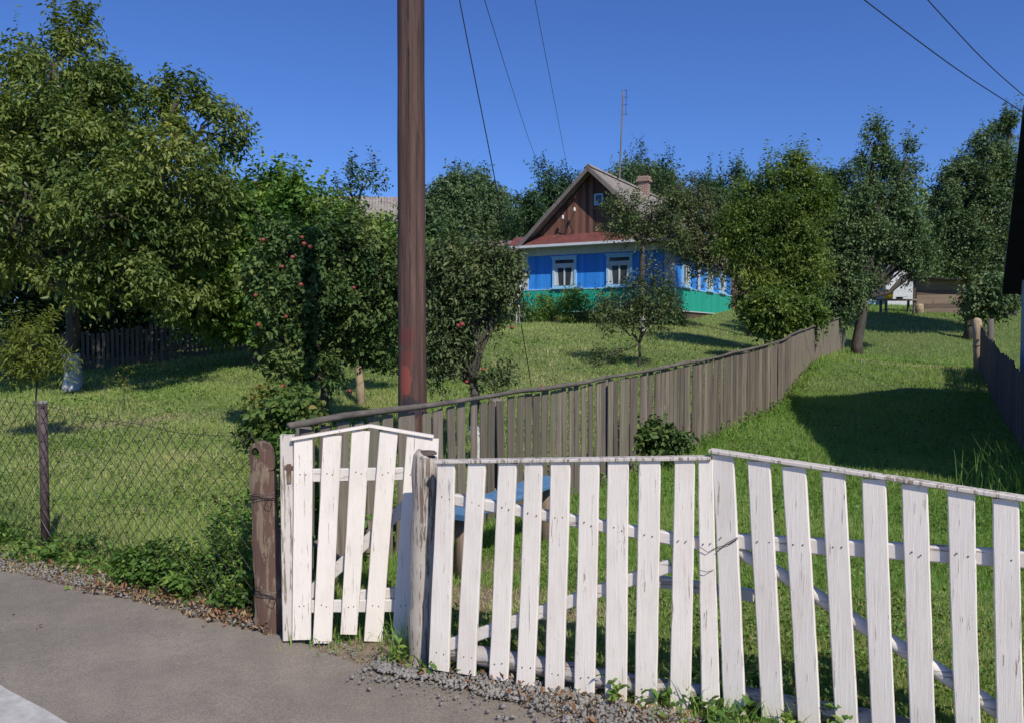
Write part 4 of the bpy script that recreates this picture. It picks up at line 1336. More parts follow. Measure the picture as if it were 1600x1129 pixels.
# antenna mast behind the house
a0 = W(956, 420, 43); a0.z = H(a0.x, a0.y); at_ = W(974, 142, 43)
an = thing('antenna_mast', 'thin leaning antenna pole rising behind the house roof', 'antenna', a0)
mb = MB(a0); mb.tube([a0, a0.lerp(at_, 0.5) + Vector((0.05, 0, 0)), at_], [0.07, 0.055, 0.035], 8); mb.build('pole', M['fence_dark'], an, True)
mb = MB(a0)
for k, z in enumerate((0.0, -0.35, -0.75, -1.25)):
    c = at_ + Vector((0, 0, z)); w_ = 0.22 + 0.05 * (k % 2)
    mb.tube([c + Vector((-w_ * 0.4, 0, 0)), c + Vector((w_, 0.1, 0.04))], 0.014, 5)
mb.tube([at_ + Vector((0.16, 0, 0.05)), at_ + Vector((0.14, 0, -1.3))], 0.013, 5)
c = a0.lerp(at_, 0.62); mb.tube([c, c + Vector((0.22, 0, 0.08)), c + Vector((0.24, 0, -0.25))], 0.014, 5)
mb.build('antenna_rods', M['wire'], an)

# ------------------------------------------------------------------ other buildings
def gable_house(name, label, cat, org, angle, w, l, wallh, ridgeh, wallm, roofm, ov=0.3, fo=0.3, gablem=None, windows=(), chimney=None, z0=None):
    org = Vector(org)
    if z0 is not None: org.z = z0
    r = thing(name, label, cat, org, angle)
    def P(nm, mat, fn, par=r):
        m = MB(); fn(m); return m.build(nm, mat, par)
    P('wall', wallm, lambda m: m.box(0, w, 0, l, -1.2, wallh))
    P('gable', gablem or wallm, lambda m: m.prism([(0.02, 0.02, wallh + 0.003), (w - 0.02, 0.02, wallh + 0.003), (w / 2, 0.02, ridgeh - 0.05)], (0, l - 0.04, 0)))
    sl = (ridgeh - wallh) / (w / 2)
    def rfn(m):
        for s_ in (-1, 1):
            xe = -ov if s_ < 0 else w + ov
            ze = wallh - ov * sl
            m.prism([(xe, -fo, ze + 0.01), (w / 2, -fo, ridgeh + 0.01), (w / 2, -fo, ridgeh + 0.09), (xe, -fo, ze + 0.09)], (0, l + 2 * fo, 0))
    rr_ = P('roof', roofm, rfn)
    for (x0, x1, z0_, z1_) in windows:
        f = P('window', M['cream'], lambda m: (m.box(x0, x0 + 0.08, -0.05, 0.01, z0_, z1_), m.box(x1 - 0.08, x1, -0.05, 0.01, z0_, z1_), m.box(x0 + 0.08, x1 - 0.08, -0.05, 0.01, z1_ - 0.08, z1_), m.box(x0 + 0.08, x1 - 0.08, -0.05, 0.01, z0_, z0_ + 0.08), m.box((x0 + x1) / 2 - 0.03, (x0 + x1) / 2 + 0.03, -0.05, 0.01, z0_ + 0.08, z1_ - 0.08)))
        P('pane', M['glass'], lambda m: m.box(x0 + 0.08, x1 - 0.08, -0.02, -0.005, z0_ + 0.08, z1_ - 0.08), f)
    if chimney:
        cx_, cy_, cz_ = chimney
        P('chimney', M['brick'], lambda m: (m.box(cx_ - 0.3, cx_ + 0.3, cy_ - 0.3, cy_ + 0.3, wallh, cz_), m.box(cx_ - 0.36, cx_ + 0.36, cy_ - 0.36, cy_ + 0.36, cz_ + 0.002, cz_ + 0.14)), rr_)
    return r

# the grey roofed house far behind the left trees (ridge across the view)
g1 = W(655, 520, 44)
gable_house('village_house', 'pale house with a grey corrugated roof mostly hidden behind the apple trees', 'house', (g1.x, g1.y, 0), math.radians(97), 7.0, 11.0, 4.6, 7.45, M['render'], M['slate'], 0.4, 0.4,
            windows=((2.5, 3.6, 2.6, 3.9),), chimney=(3.5, 9.0, 8.1), z0=2.0)
# low outbuilding with a reddish roof left of the blue house
g2 = W(830, 520, 37.5)
gable_house('outbuilding', 'low whitewashed outbuilding with reddish roof peeping out left of the blue house', 'outbuilding', (g2.x, g2.y, 0), math.radians(96), 5.0, 6.0, 2.3, 4.05, M['render'], M['oldred'], 0.3, 0.3, z0=2.0)
# white house beyond the lane
g3 = W(1384, 470, 52)
gable_house('village_house', 'white rendered house at the far end of the lane behind the yellow bucket', 'house', (g3.x, g3.y, 0), math.radians(-20), 2.4, 8.0, 2.3, 4.6, M['render'], M['slate'], 0.3, 0.4, gablem=M['fence_dark'],
            windows=(), z0=H(g3.x, g3.y))

# weathered plank shed at the end of the lane
SO = W(1432, 488, 36.0); SO.z = H(SO.x, SO.y)
sh_ = thing('shed', 'low weathered plank shed with a sagging dark roof at the end of the lane', 'shed', SO, math.radians(-25))
def P_(nm, mat, fn, par=sh_):
    m = MB(); fn(m); return m.build(nm, mat, par)
P_('wall', M['shed'], lambda m: m.prism([(0, 0, -0.3), (2.3, 0, -0.3), (2.3, 0, 1.35), (0, 0, 1.55)], (0, 2.6, 0)))
P_('roof', M['tar'], lambda m: m.prism([(-0.25, -0.4, 1.60), (-0.25, -0.4, 1.68), (1.3, -0.4, 1.50), (2.6, -0.4, 1.44), (2.6, -0.4, 1.36), (1.3, -0.4, 1.43)], (0, 3.3, 0)))
for x in (-0.16, 2.32):
    P_('post', M['fence_dark'], lambda m: m.box(x, x + 0.12, -0.12, -0.01, -0.3, 1.52))
P_('lean_to', M['fence_dark'], lambda m: (m.prism([(2.46, 0.2, -0.3), (3.9, 0.2, -0.3), (3.9, 0.2, 1.1), (2.46, 0.2, 1.3)], (0, 2.0, 0))))
# bench table with a yellow bucket
tb = W(1395, 487, 34.5); tb.z = H(tb.x, tb.y)
tt = thing('table', 'rough wooden table standing on the grass beside the shed', 'table', tb, math.radians(5))
def P2(nm, mat, fn, par=tt):
    m = MB(); fn(m); return m.build(nm, mat, par)
P2('table_top', M['shed'], lambda m: m.box(-0.55, 0.95, -0.3, 0.3, 0.58, 0.64))
for (x, y) in ((-0.45, -0.22), (0.8, -0.22), (-0.45, 0.2), (0.8, 0.2)):
    P2('leg', M['fence_dark'], lambda m: m.box(x, x + 0.08, y, y + 0.08, -0.1, 0.58))
bk_ = thing('bucket', 'bright yellow bucket on the rough table', 'bucket', tb + Vector((-0.20, 0, 0.642)))
m_ = MB(); m_.lathe((0, 0, 0), [(0.17, 0), (0.18, 0.05), (0.20, 0.36), (0.215, 0.37), (0.215, 0.40), (0.195, 0.40), (0.17, 0.06), (0.02, 0.05)], 18); m_.build('pail', M['yellow'], bk_, True)
m_ = MB(); m_.tube([Vector((0.21 * math.cos(t), -0.02, 0.385 - 0.16 * math.sin(t))) for t in np.linspace(0, PI, 12)], 0.008, 5); m_.build('handle', M['wire'], bk_)
pn = thing('pan', 'small grey pan beside the yellow bucket', 'pan', tb + Vector((0.28, 0, 0.642)))
m_ = MB(); m_.lathe((0, 0, 0), [(0.12, 0), (0.15, 0.09), (0.155, 0.095), (0.14, 0.09), (0.11, 0.015), (0.01, 0.012)], 14); m_.build('bowl', M['stone'], pn, True)
m_ = MB(); m_.tube([Vector((0.15, 0, 0.085)), Vector((0.34, 0, 0.11))], 0.012, 5); m_.build('handle', M['stone'], pn)
st_ = W(1436, 487, 35.0); st_.z = H(st_.x, st_.y)
m_ = MB(st_); m_.tube([st_ - Vector((0, 0, 0.1)), st_ + Vector((0.01, 0, 0.2)), st_ + Vector((0, 0, 0.42)), st_ + Vector((0, 0, 0.44))], [0.2, 0.18, 0.17, 0.12], 12)
tag(m_.build('log_stump', M['paleTrunk'], None, True), 'pale upright log standing by the left corner of the plank shed', 'log')

# white low picket fence beyond the right end of the blue house
wf0 = W(1150, 492, 43); wf1 = W(1205, 492, 43)
wf = thing('picket_fence', 'low white picket fence behind the bright green tree beside the blue house', 'fence', (wf0.x, wf0.y, H(wf0.x, wf0.y)))
for i in range(15):
    p = wf0.lerp(wf1, i / 14); z = H(p.x, p.y)
    m_ = MB(wf.location); m_.board(Vector((p.x, p.y, z)), Vector((p.x, p.y, z + 1.25)), 0.075, 0.02, Vector((0, -1, 0)), 1, 0, 0.002); m_.build('picket', M['white'], wf)
for hh in (0.3, 0.95):
    m_ = MB(wf.location); m_.board(Vector((wf0.x, wf0.y + 0.03, H(wf0.x, wf0.y) + hh)), Vector((wf1.x, wf1.y + 0.03, H(wf1.x, wf1.y) + hh)), 0.06, 0.03, Vector((0, -1, 0)), 1, 0, 0.002); m_.build('rail', M['white'], wf)
ws0 = W(1130, 492, 41)
gable_house('outbuilding', 'small pale walled outbuilding just behind the far corner of the blue house', 'outbuilding', (ws0.x, ws0.y, 0), math.radians(0), 2.4, 3, 2.4, 3.1, M['plinth'], M['render'], 0.2, 0.3, z0=H(ws0.x, ws0.y))

# barn on the shaded side: its gable looks onto the lane
FC = Vector((9.15, 14.4, 0))
FC.z = H(FC.x, FC.y)
ba = Vector((-0.48, -0.877, 0))       # along the lane, towards the road
barn = thing('barn', 'tall dark roofed barn with bluish rendered wall cut by the edge of the photo', 'barn', FC, math.atan2(-0.877, -0.48))
def P3(nm, mat, fn, par=barn):
    m = MB(); fn(m); return m.build(nm, mat, par)
BW, BL, BE, BR = 7.6, 9.0, 2.25, 4.35
P3('wall', M['bluewall'], lambda m: m.box(0, BW, 0, BL, -1.0, BE))
P3('gable', M['fence_dark'], lambda m: m.prism([(0.02, 0.03, BE + 0.003), (BW - 0.02, 0.03, BE + 0.003), (BW / 2, 0.03, BR - 0.05)], (0, BL - 0.06, 0)))
bsl = (BR - BE) / (BW / 2)
def brf(m):
    for s_ in (-1, 1):
        xe = -0.4 if s_ < 0 else BW + 0.4
        ze = BE - 0.4 * bsl
        m.prism([(xe, -0.28, ze + 0.01), (BW / 2, -0.28, BR + 0.01), (BW / 2, -0.28, BR + 0.13), (xe, -0.28, ze + 0.13)], (0, BL + 0.6, 0))
P3('roof', M['tar'], brf)

gable_house('shed', 'low grey plank shed added unseen behind the barn to extend the lane shadow', 'shed', (10.7, 15.1, 0), math.atan2(-0.48, 0.877), 3.0, 3.6, 2.3, 3.1, M['shed'], M['tar'], 0.2, 0.2, z0=H(10.7, 15.1))  # out of view, added so its shadow carries on past the barn's far corner

# ------------------------------------------------------------------ trees
tree('walnut_tree', 'big spreading walnut tree with a limewashed trunk at the left edge of the lawn', 'tree', 113, 16.5,
     [(85, 100, 52, 50), (108, 42, 24, 26), (25, 130, 50, 50, -1), (175, 128, 45, 34), (190, 190, 80, 50), (275, 160, 38, 34), (315, 205, 42, 34), (352, 200, 22, 22), (335, 262, 36, 30), (250, 260, 90, 55, -1.5), (110, 220, 90, 60, -1),
      (40, 320, 90, 70, -1.5), (165, 340, 95, 60, -2), (285, 330, 60, 50, -1), (310, 395, 40, 34, -1), (205, 430, 70, 34, -2), (90, 440, 60, 30, -2), (260, 470, 50, 26, -1), (-50, 240, 60, 90), (-40, 390, 60, 60), (150, 160, 50, 50, 2), (60, 250, 80, 70, 2), (230, 370, 80, 60, 2), (345, 330, 24, 24)],
     M['walnut'], leaf=0.115, nsub=280, nspr=9800, k=7, L=0.40, wid=0.40, tr=0.15, white=0.75, seed=11, sig=0.17, shell=0.5, droop=0.5, shoots=40, fine=True, fork=0.12)
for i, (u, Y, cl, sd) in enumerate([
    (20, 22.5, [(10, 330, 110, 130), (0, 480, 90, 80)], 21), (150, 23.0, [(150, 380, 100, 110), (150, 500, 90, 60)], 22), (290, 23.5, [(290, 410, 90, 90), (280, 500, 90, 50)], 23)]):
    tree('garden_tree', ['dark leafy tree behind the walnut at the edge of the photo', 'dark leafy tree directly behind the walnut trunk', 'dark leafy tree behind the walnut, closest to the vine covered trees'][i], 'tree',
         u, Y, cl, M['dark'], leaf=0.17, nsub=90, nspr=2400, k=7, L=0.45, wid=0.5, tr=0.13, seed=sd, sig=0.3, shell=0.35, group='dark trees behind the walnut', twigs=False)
# vine covered mass in the middle left
tree('vine_covered_tree', 'bright green vine covered tree left of the apple tree with red apples', 'tree', 400, 18.5,
     [(405, 330, 50, 42), (375, 390, 60, 62), (440, 345, 55, 45), (345, 455, 60, 50), (430, 420, 70, 70), (385, 480, 60, 50)],
     M['hedge'], leaf=0.115, nsub=120, nspr=5000, k=7, L=0.35, wid=0.7, tr=0.1, seed=31, sig=0.24, shell=0.4, shoots=12)
tree('vine_covered_tree', 'vine covered tree with ragged shoots below the grey roof', 'tree', 540, 18.0,
     [(490, 338, 48, 38), (550, 378, 50, 34), (592, 398, 46, 42), (610, 440, 60, 60), (530, 430, 80, 70), (570, 500, 80, 45)],
     M['hedge'], leaf=0.11, nsub=110, nspr=4800, k=7, L=0.35, wid=0.65, tr=0.1, seed=32, sig=0.24, shell=0.4, shoots=14)
tree('plum_tree', 'thin dark twiggy treetop sticking up against the sky above the vines', 'tree', 556, 21,
     [(545, 288, 30, 14), (575, 282, 18, 12), (530, 305, 24, 18)], M['dark'], leaf=0.10, nsub=20, nspr=120, k=8, L=0.4, tr=0.06, seed=33, sig=0.2, shoots=8)
# the apple tree with red fruit
apples = [(411, 375, -1.2), (472, 371, -1.3), (475, 381, -1.3), (485, 386, -1.3), (457, 402, -1.3), (441, 417, -1.2), (399, 462, -1.2), (447, 495, -1.2), (497, 541, -1.2), (404, 508, -1.1), (497, 630, -1.0), (546, 610, -1.0), (441, 603, -1.0), (553, 450, -1.2), (470, 445, -1.3)]
tree('apple_tree', 'spreading apple tree carrying red apples left of the utility pole', 'tree', 508, 11.2,
     [(455, 395, 48, 36, -0.4), (540, 405, 52, 34), (598, 425, 36, 38), (478, 465, 66, 40, -0.4), (575, 485, 50, 34), (430, 535, 36, 30, -0.5), (440, 588, 38, 20, -0.6), (515, 545, 40, 20), (590, 540, 34, 22, 0.3), (555, 380, 30, 20, 0.5), (500, 590, 20, 12, -0.6), (420, 440, 26, 30, -0.3)],
     M['apple'], leaf=0.068, nsub=210, nspr=3600, k=9, L=0.24, wid=0.56, tr=0.075, seed=41, sig=0.2, shell=0.45, fine=True, fruit=apples, fork=0.2, shoots=16)
tree('apple_tree', 'young tree with a pale bare trunk visible left of the utility pole', 'tree', 564, 14.0,
     [(565, 440, 42, 30), (600, 455, 40, 26), (530, 450, 35, 26)], M['apple'], leaf=0.09, nsub=50, nspr=800, k=8, L=0.25, wid=0.55, tr=0.068, seed=43, barkmat=M['paleTrunk'], fork=0.0)
tree('apple_tree', 'olive leaved apple tree with limewashed trunk right of the utility pole', 'tree', 748, 9.6,
     [(700, 418, 34, 22), (752, 408, 32, 18), (788, 428, 16, 20), (735, 455, 52, 32), (688, 495, 22, 28), (772, 462, 28, 20), (700, 545, 28, 20), (682, 580, 18, 18), (768, 588, 18, 12, -0.3), (740, 430, 40, 32, 0.8), (742, 498, 28, 18)],
     M['apple_olive'], leaf=0.056, nsub=200, nspr=2600, k=9, L=0.22, wid=0.42, tr=0.062, white=0.55, seed=44, sig=0.21, shell=0.4, fine=True, fork=0.55, shoots=14,
     fruit=[(722, 507, -0.8), (716, 509, -0.8), (755, 577, -0.5), (729, 596, 0.0), (800, 512, -0.3)])
# creeper and currant bushes in the corner by the small gate
tree('creeper_bush', 'bushy creeper with yellowing leaves behind the brown post with the hole', 'bush', 440, 5.75,
     [(415, 655, 14, 12), (445, 650, 22, 12), (485, 652, 16, 8), (402, 675, 8, 14), (440, 690, 24, 18, 0.2), (420, 625, 12, 10, 0.5), (460, 630, 14, 8, 0.4)],
     M['autumn'], leaf=0.05, nsub=50, nspr=360, k=7, L=0.12, wid=0.62, tr=0.012, seed=45, sig=0.25, fine=True)
tree('creeper_bush', 'green leafy shoots growing behind the narrow white gate post', 'bush', 500, 5.35,
     [(500, 790, 24, 50), (530, 830, 30, 40), (455, 740, 14, 60), (435, 720, 12, 34)], M['weed'], leaf=0.06, nsub=30, nspr=300, k=6, L=0.12, wid=0.6, tr=0.010, seed=46, sig=0.3, fine=True)
# sparse young tree on the lawn
tree('plum_tree', 'small sparse plum tree on the lawn with a thin bare stem', 'tree', 1000, 18.5,
     [(975, 478, 30, 18), (1022, 478, 28, 18), (950, 500, 20, 12), (1008, 505, 24, 14), (945, 562, 14, 12), (1045, 465, 12, 12), (1015, 448, 22, 8)], M['apple_olive'], leaf=0.08, nsub=100, nspr=760, k=8, L=0.34, wid=0.45, tr=0.034, seed=51, sig=0.24, fork=0.2, shoots=8)
# tree in front of the house facade: forked dark trunk, thin crown
tree('apple_tree', 'crooked tree leaning before the second window of the blue house, pale foot', 'tree', 1004, 27.5,
     [(972, 322, 22, 10), (965, 350, 20, 12), (1010, 342, 30, 14), (1045, 330, 22, 20), (1005, 366, 26, 10), (1048, 370, 22, 12)], M['apple_olive'], leaf=0.10, nsub=90, nspr=1000, k=8, L=0.4, wid=0.5, tr=0.105, white=0.5, seed=52, sig=0.24, fork=-0.5, shoots=5)
tree('plum_tree', 'thin open treetop rising behind the brick chimney', 'tree', 1035, 44,
     [(993, 248, 10, 10), (1010, 272, 24, 12), (1045, 268, 16, 12), (1062, 292, 26, 14), (1090, 300, 18, 14), (1030, 290, 18, 12)], M['dark'], leaf=0.15, nsub=60, nspr=340, k=7, L=0.6, wid=0.5, tr=0.09, seed=53, sig=0.28, shoots=12)
tree('apple_tree', 'tree with thinning brownish leaves over the right corner of the blue house', 'tree', 1172, 29.0,
     [(1070, 345, 34, 32), (1095, 375, 40, 36), (1125, 350, 32, 36), (1060, 385, 28, 18), (1110, 410, 32, 24), (1130, 395, 26, 30), (1080, 310, 30, 26)], M['brown_leaf'], leaf=0.10, nsub=120, nspr=1800, k=8, L=0.4, wid=0.5, tr=0.08, seed=54, sig=0.24, shoots=6, fork=0.3)
tree('garden_tree', 'dark green tree behind the right end of the blue house', 'tree', 1130, 45,
     [(1105, 330, 30, 30), (1145, 315, 34, 28), (1175, 335, 30, 36), (1160, 285, 16, 10), (1112, 292, 14, 10), (1140, 385, 46, 36)], M['dark'], leaf=0.16, nsub=110, nspr=3300, k=8, L=0.7, wid=0.5, tr=0.16, seed=55, sig=0.26, shoots=16)
tree('ash_tree', 'bright yellowish green tree standing beside the brown fence', 'tree', 1225, 22.5,
     [(1215, 300, 28, 22), (1245, 275, 15, 20), (1270, 292, 16, 22), (1188, 322, 32, 22), (1262, 330, 30, 30), (1160, 365, 26, 26), (1225, 350, 40, 34), (1145, 395, 16, 14), (1200, 405, 44, 30), (1258, 415, 40, 32), (1225, 465, 40, 28), (1180, 455, 22, 24), (1252, 485, 28, 18), (1180, 292, 12, 10)],
     M['bright'], leaf=0.10, nsub=240, nspr=6600, k=8, L=0.42, wid=0.40, tr=0.08, seed=56, sig=0.18, shell=0.4, shoots=40)
tree('pear_tree', 'tall dark pear tree with a thick leaning trunk at the brown fence end', 'tree', 1340, 27.0,
     [(1366, 222, 9, 16), (1366, 258, 20, 20), (1335, 290, 26, 18), (1395, 280, 24, 18), (1418, 250, 8, 14), (1300, 305, 18, 24), (1432, 275, 9, 8), (1350, 320, 42, 26), (1405, 325, 30, 20), (1300, 355, 26, 30), (1345, 370, 46, 30), (1405, 368, 36, 24), (1440, 365, 14, 12), (1320, 405, 40, 26), (1380, 392, 44, 14), (1438, 405, 22, 12), (1310, 445, 34, 28), (1318, 475, 24, 18), (1342, 462, 16, 16), (1440, 425, 20, 12), (1402, 415, 24, 10), (1335, 440, 26, 16), (1300, 480, 26, 18), (1345, 420, 24, 12)],
     M['pear'], leaf=0.105, nsub=300, nspr=7800, k=8, L=0.42, wid=0.50, tr=0.17, seed=57, sig=0.18, shell=0.4, fork=0.3, shoots=24)
tree('pear_tree', 'dense dark pear tree with some yellow leaves right of the plank shed', 'tree', 1512, 29.5,
     [(1540, 222, 18, 18), (1580, 208, 14, 18), (1500, 262, 20, 18), (1535, 268, 34, 22), (1475, 290, 14, 12), (1580, 270, 28, 36), (1495, 315, 32, 26), (1550, 325, 44, 32), (1470, 345, 18, 14), (1510, 368, 42, 28), (1570, 380, 34, 36), (1465, 385, 20, 12), (1520, 405, 44, 20), (1480, 408, 26, 10), (1572, 430, 30, 22), (1545, 436, 22, 12)],
     M['pear'], leaf=0.11, nsub=280, nspr=7600, k=8, L=0.45, wid=0.50, tr=0.17, seed=58, sig=0.18, shell=0.4, fork=0.2, shoots=24)
# trees behind the houses
tree('linden_tree', 'big round treetop against the sky right of the utility pole', 'tree', 725, 62,
     [(728, 298, 32, 24), (700, 318, 26, 26), (755, 320, 28, 26), (782, 345, 24, 20), (682, 345, 26, 24), (725, 345, 56, 30)], M['far'], leaf=0.24, nsub=150, nspr=5200, k=8, L=0.9, wid=0.55, tr=0.3, seed=61, sig=0.22, shell=0.5, twigs=False)
tree('garden_tree', 'leafy tree behind the left slope of the blue house roof', 'tree', 865, 46,
     [(860, 290, 12, 16), (848, 268, 7, 10), (888, 298, 20, 14), (850, 325, 24, 16), (818, 325, 18, 12), (880, 315, 26, 16), (815, 350, 24, 18), (905, 292, 10, 8)], M['dark'], leaf=0.16, nsub=80, nspr=1300, k=8, L=0.55, wid=0.5, tr=0.12, seed=62, sig=0.24, shoots=8)
tree('linden_tree', 'rounded dark treetop directly behind the chimney', 'tree', 1005, 56, [(1000, 300, 40, 32), (1030, 320, 36, 30), (975, 320, 24, 20)], M['far'], leaf=0.22, nsub=70, nspr=2200, k=8, L=0.8, wid=0.55, tr=0.25, seed=63, sig=0.22, twigs=False)
tree('garden_tree', 'lower dark tree behind the apple trees, beside the utility pole', 'tree', 640, 30,
     [(600, 400, 60, 40), (680, 395, 50, 26), (620, 450, 60, 50)], M['dark'], leaf=0.2, nsub=80, nspr=1700, k=8, L=0.5, wid=0.5, tr=0.12, seed=64, sig=0.28, twigs=False)
tree('garden_tree', 'dark tree between the pear trees beyond the plank shed', 'tree', 1440, 62,
     [(1430, 395, 50, 44), (1460, 380, 36, 36), (1500, 400, 60, 50), (1560, 420, 50, 50)], M['far'], leaf=0.22, nsub=90, nspr=2800, k=8, L=0.8, wid=0.5, tr=0.2, seed=65, sig=0.26, twigs=False)
# feathery sapling, and small plants
tree('sapling', 'small feathery yellow green sapling just behind the rusty fence tube', 'tree', 62, 11.0,
     [(55, 538, 24, 10), (34, 562, 16, 8), (78, 560, 14, 8), (55, 572, 26, 7), (50, 588, 12, 4)], M['feather'], leaf=0.105, nsub=34, nspr=230, k=12, L=0.28, wid=0.22, tr=0.013, seed=71, sig=0.2, shoots=8)
tree('sapling', 'tiny pale seedling at the dark foot of the walnut shade', 'plant', 194, 14.2, [(197, 588, 8, 14), (206, 600, 14, 6), (180, 600, 10, 5)], M['feather'], leaf=0.04, nsub=8, nspr=26, k=6, L=0.10, tr=0.006, seed=72)
for i, (u, Y, cl, mt, lab, sd) in enumerate([
    (848, 32.0, [(845, 492, 22, 22), (855, 512, 26, 12)], 'weed', 'tall green garden bush below the first window of the blue house', 81),
    (898, 31.0, [(898, 488, 18, 26), (905, 512, 24, 12)], 'weed', 'upright bush in front of the green boards between the two windows', 82),
    (875, 30.0, [(870, 515, 30, 10), (920, 515, 26, 11)], 'autumn', 'low yellowing flower clump at the edge of the lawn below the house', 83),
    (960, 30.0, [(955, 498, 30, 18), (985, 510, 26, 12), (935, 512, 22, 11)], 'apple_olive', 'dark low bush hiding the plinth of the blue house', 84),
    (1050, 30.0, [(1040, 505, 20, 16), (1022, 500, 16, 14)], 'dark', 'dark bush at the right corner of the blue house', 85),
    (800, 31.0, [(800, 500, 22, 18), (815, 520, 16, 8), (785, 515, 14, 8)], 'dark', 'dark bush left of the blue house with limewashed stakes', 86)]):
    tree('garden_bush', lab, 'bush', u, Y, cl, M[mt], leaf=0.11, nsub=40, nspr=900, k=7, L=0.3, wid=0.4, tr=0.02, seed=sd, sig=0.3, group='bushes along the front of the blue house', twigs=False)
for i, (u, lab) in enumerate(((767, 'limewashed stump of a cut garden tree left of the blue house'), (806, 'pair of short limewashed stakes by the dark bush left of the blue house'))):
    p = G(u, 28.0 + i)
    m_ = MB(p)
    if i == 0: m_.tube([p - Vector((0, 0, 0.1)), p + Vector((0.02, 0, 0.9)), p + Vector((-0.03, 0, 1.5))], [0.11, 0.09, 0.07], 9)
    else:
        m_.tube([p - Vector((0, 0, 0.1)), p + Vector((0.06, 0, 0.75))], [0.035, 0.03], 7); m_.tube([p + Vector((0.16, 0, -0.1)), p + Vector((0.10, 0, 0.75))], [0.035, 0.03], 7)
    tag(m_.build('stake' if i else 'tree_stump', M['whitewash'], None, True), lab, 'stake' if i else 'stump')
tree('shrub', 'leafy dark green shrub growing against the foot of the brown fence', 'bush', 1012, 9.65, [(975, 683, 12, 6), (1000, 688, 20, 9), (1025, 680, 16, 10), (1045, 690, 14, 8), (1000, 703, 26, 6), (1060, 685, 7, 10)], M['apple'], leaf=0.07, nsub=50, nspr=380, k=7, L=0.17, wid=0.6, tr=0.01, seed=91, sig=0.28, fine=True)
tree('garden_bush', 'leafy bush under the pear tree at the far end of the brown fence', 'bush', 1225, 20.5, [(1215, 495, 34, 20), (1250, 500, 28, 18), (1190, 488, 22, 18)], M['bright'], leaf=0.12, nsub=60, nspr=1100, k=7, L=0.3, wid=0.5, tr=0.03, seed=92, sig=0.3, twigs=False)
tree('garden_bush', 'dark bush behind the stout pale post beside the lane', 'bush', 1548, 22.0, [(1545, 470, 26, 22), (1560, 455, 20, 18), (1525, 480, 12, 14)], M['pear'], leaf=0.11, nsub=50, nspr=900, k=7, L=0.3, wid=0.5, tr=0.03, seed=93, sig=0.3, twigs=False)

# dark fence and hedge at the back of the lawn on the left
B0 = W(-90, 612, 18.6); B1 = W(400, 553, 21.3); B2 = W(560, 540, 24)
bfn = thing('picket_fence', 'old dark picket fence in the shade behind the walnut tree', 'fence', (B1.x, B1.y, H(B1.x, B1.y)))
P0 = Vector((B0.x, B0.y, 0)); P1 = Vector((B1.x, B1.y, 0)); P2_ = Vector((B2.x, B2.y, 0))
tot = (P1 - P0).length; tot2 = (P2_ - P1).length
s = 0; kk = 0; rest = MB(bfn.location)
cand = []
while s < tot + tot2:
    p = P0.lerp(P1, s / tot) if s < tot else P1.lerp(P2_, (s - tot) / tot2)
    cand.append(p.copy()); s += R.uniform(0.10, 0.125)
cand = cand[::-1]
for kk, p in enumerate(cand):
    z = H(p.x, p.y)
    tgt = MB(bfn.location) if kk < 100 else rest
    tgt.board(Vector((p.x, p.y, z)), Vector((p.x + R.uniform(-.02, .02), p.y, z + 0.92 + R.uniform(-0.06, 0.05))), R.uniform(0.07, 0.09), 0.018, (0, -1, 0), 1, 0.0, 0.003, seed=kk)
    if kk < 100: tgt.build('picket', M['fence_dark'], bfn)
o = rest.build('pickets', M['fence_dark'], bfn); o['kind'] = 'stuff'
for hh in (0.25, 0.75):
    m_ = MB(bfn.location)
    m_.tube([P0.lerp(P1, t) + Vector((0, 0.05, H(*P0.lerp(P1, t).xy) + hh)) for t in np.linspace(0, 1, 12)] + [P2_ + Vector((0, 0.05, H(*P2_.xy) + hh))], 0.03, 6); m_.build('rail', M['fence_dark'], bfn)

# far belt of woodland closing the horizon
def woods():
    rg = np.random.default_rng(99)
    n = 9000
    ang_ = rg.uniform(math.radians(-58), math.radians(58), n)
    rad = rg.uniform(68, 84, n)
    x = rad * np.sin(ang_); y = rad * np.cos(ang_)
    zg = hz(x, y)
    top = 7.5 + 1.6 * np.sin(ang_ * 19) + 1.2 * np.sin(ang_ * 41 + 1) + 1.0 * np.sin(ang_ * 7)
    z = zg + top * rg.random(n) ** 0.7
    P = np.stack([x, y, z], -1)
    D = nrm(rg.normal(size=(n, 3)) + np.array([0, -0.3, 0.5]))
    V, Q, sh = leaves(P, D, 0.55, 8, 1.3, 0.6, 0.2, rg=rg)
    tag(np_mesh('woodland', V, Q, M['far'], None, sh), 'far belt of trees closing the horizon behind the houses', 'woods', kind='stuff')
woods()

for i, (u, Y, lab) in enumerate([(846, 15.5, 'windfall apple alone on the open lawn below the blue house'), (705, 9.4, 'windfall apple in the grass between the utility pole and the limewashed trunk'), (560, 10.4, 'windfall apple under the tree with red fruit, left of the utility pole'),
                               (780, 10.2, 'windfall apple just right of the limewashed apple trunk'), (610, 9.0, 'windfall apple closest to the left side of the utility pole')]):
    p = G(u, Y)
    m_ = MB(p); m_.sphere(p + Vector((0, 0, 0.045)), 0.036, 10, 7, (1, 1, 0.88))
    tag(m_.build('fallen_apple', M['fruit'], None, True), lab, 'apple', 'windfall apples on the lawn')

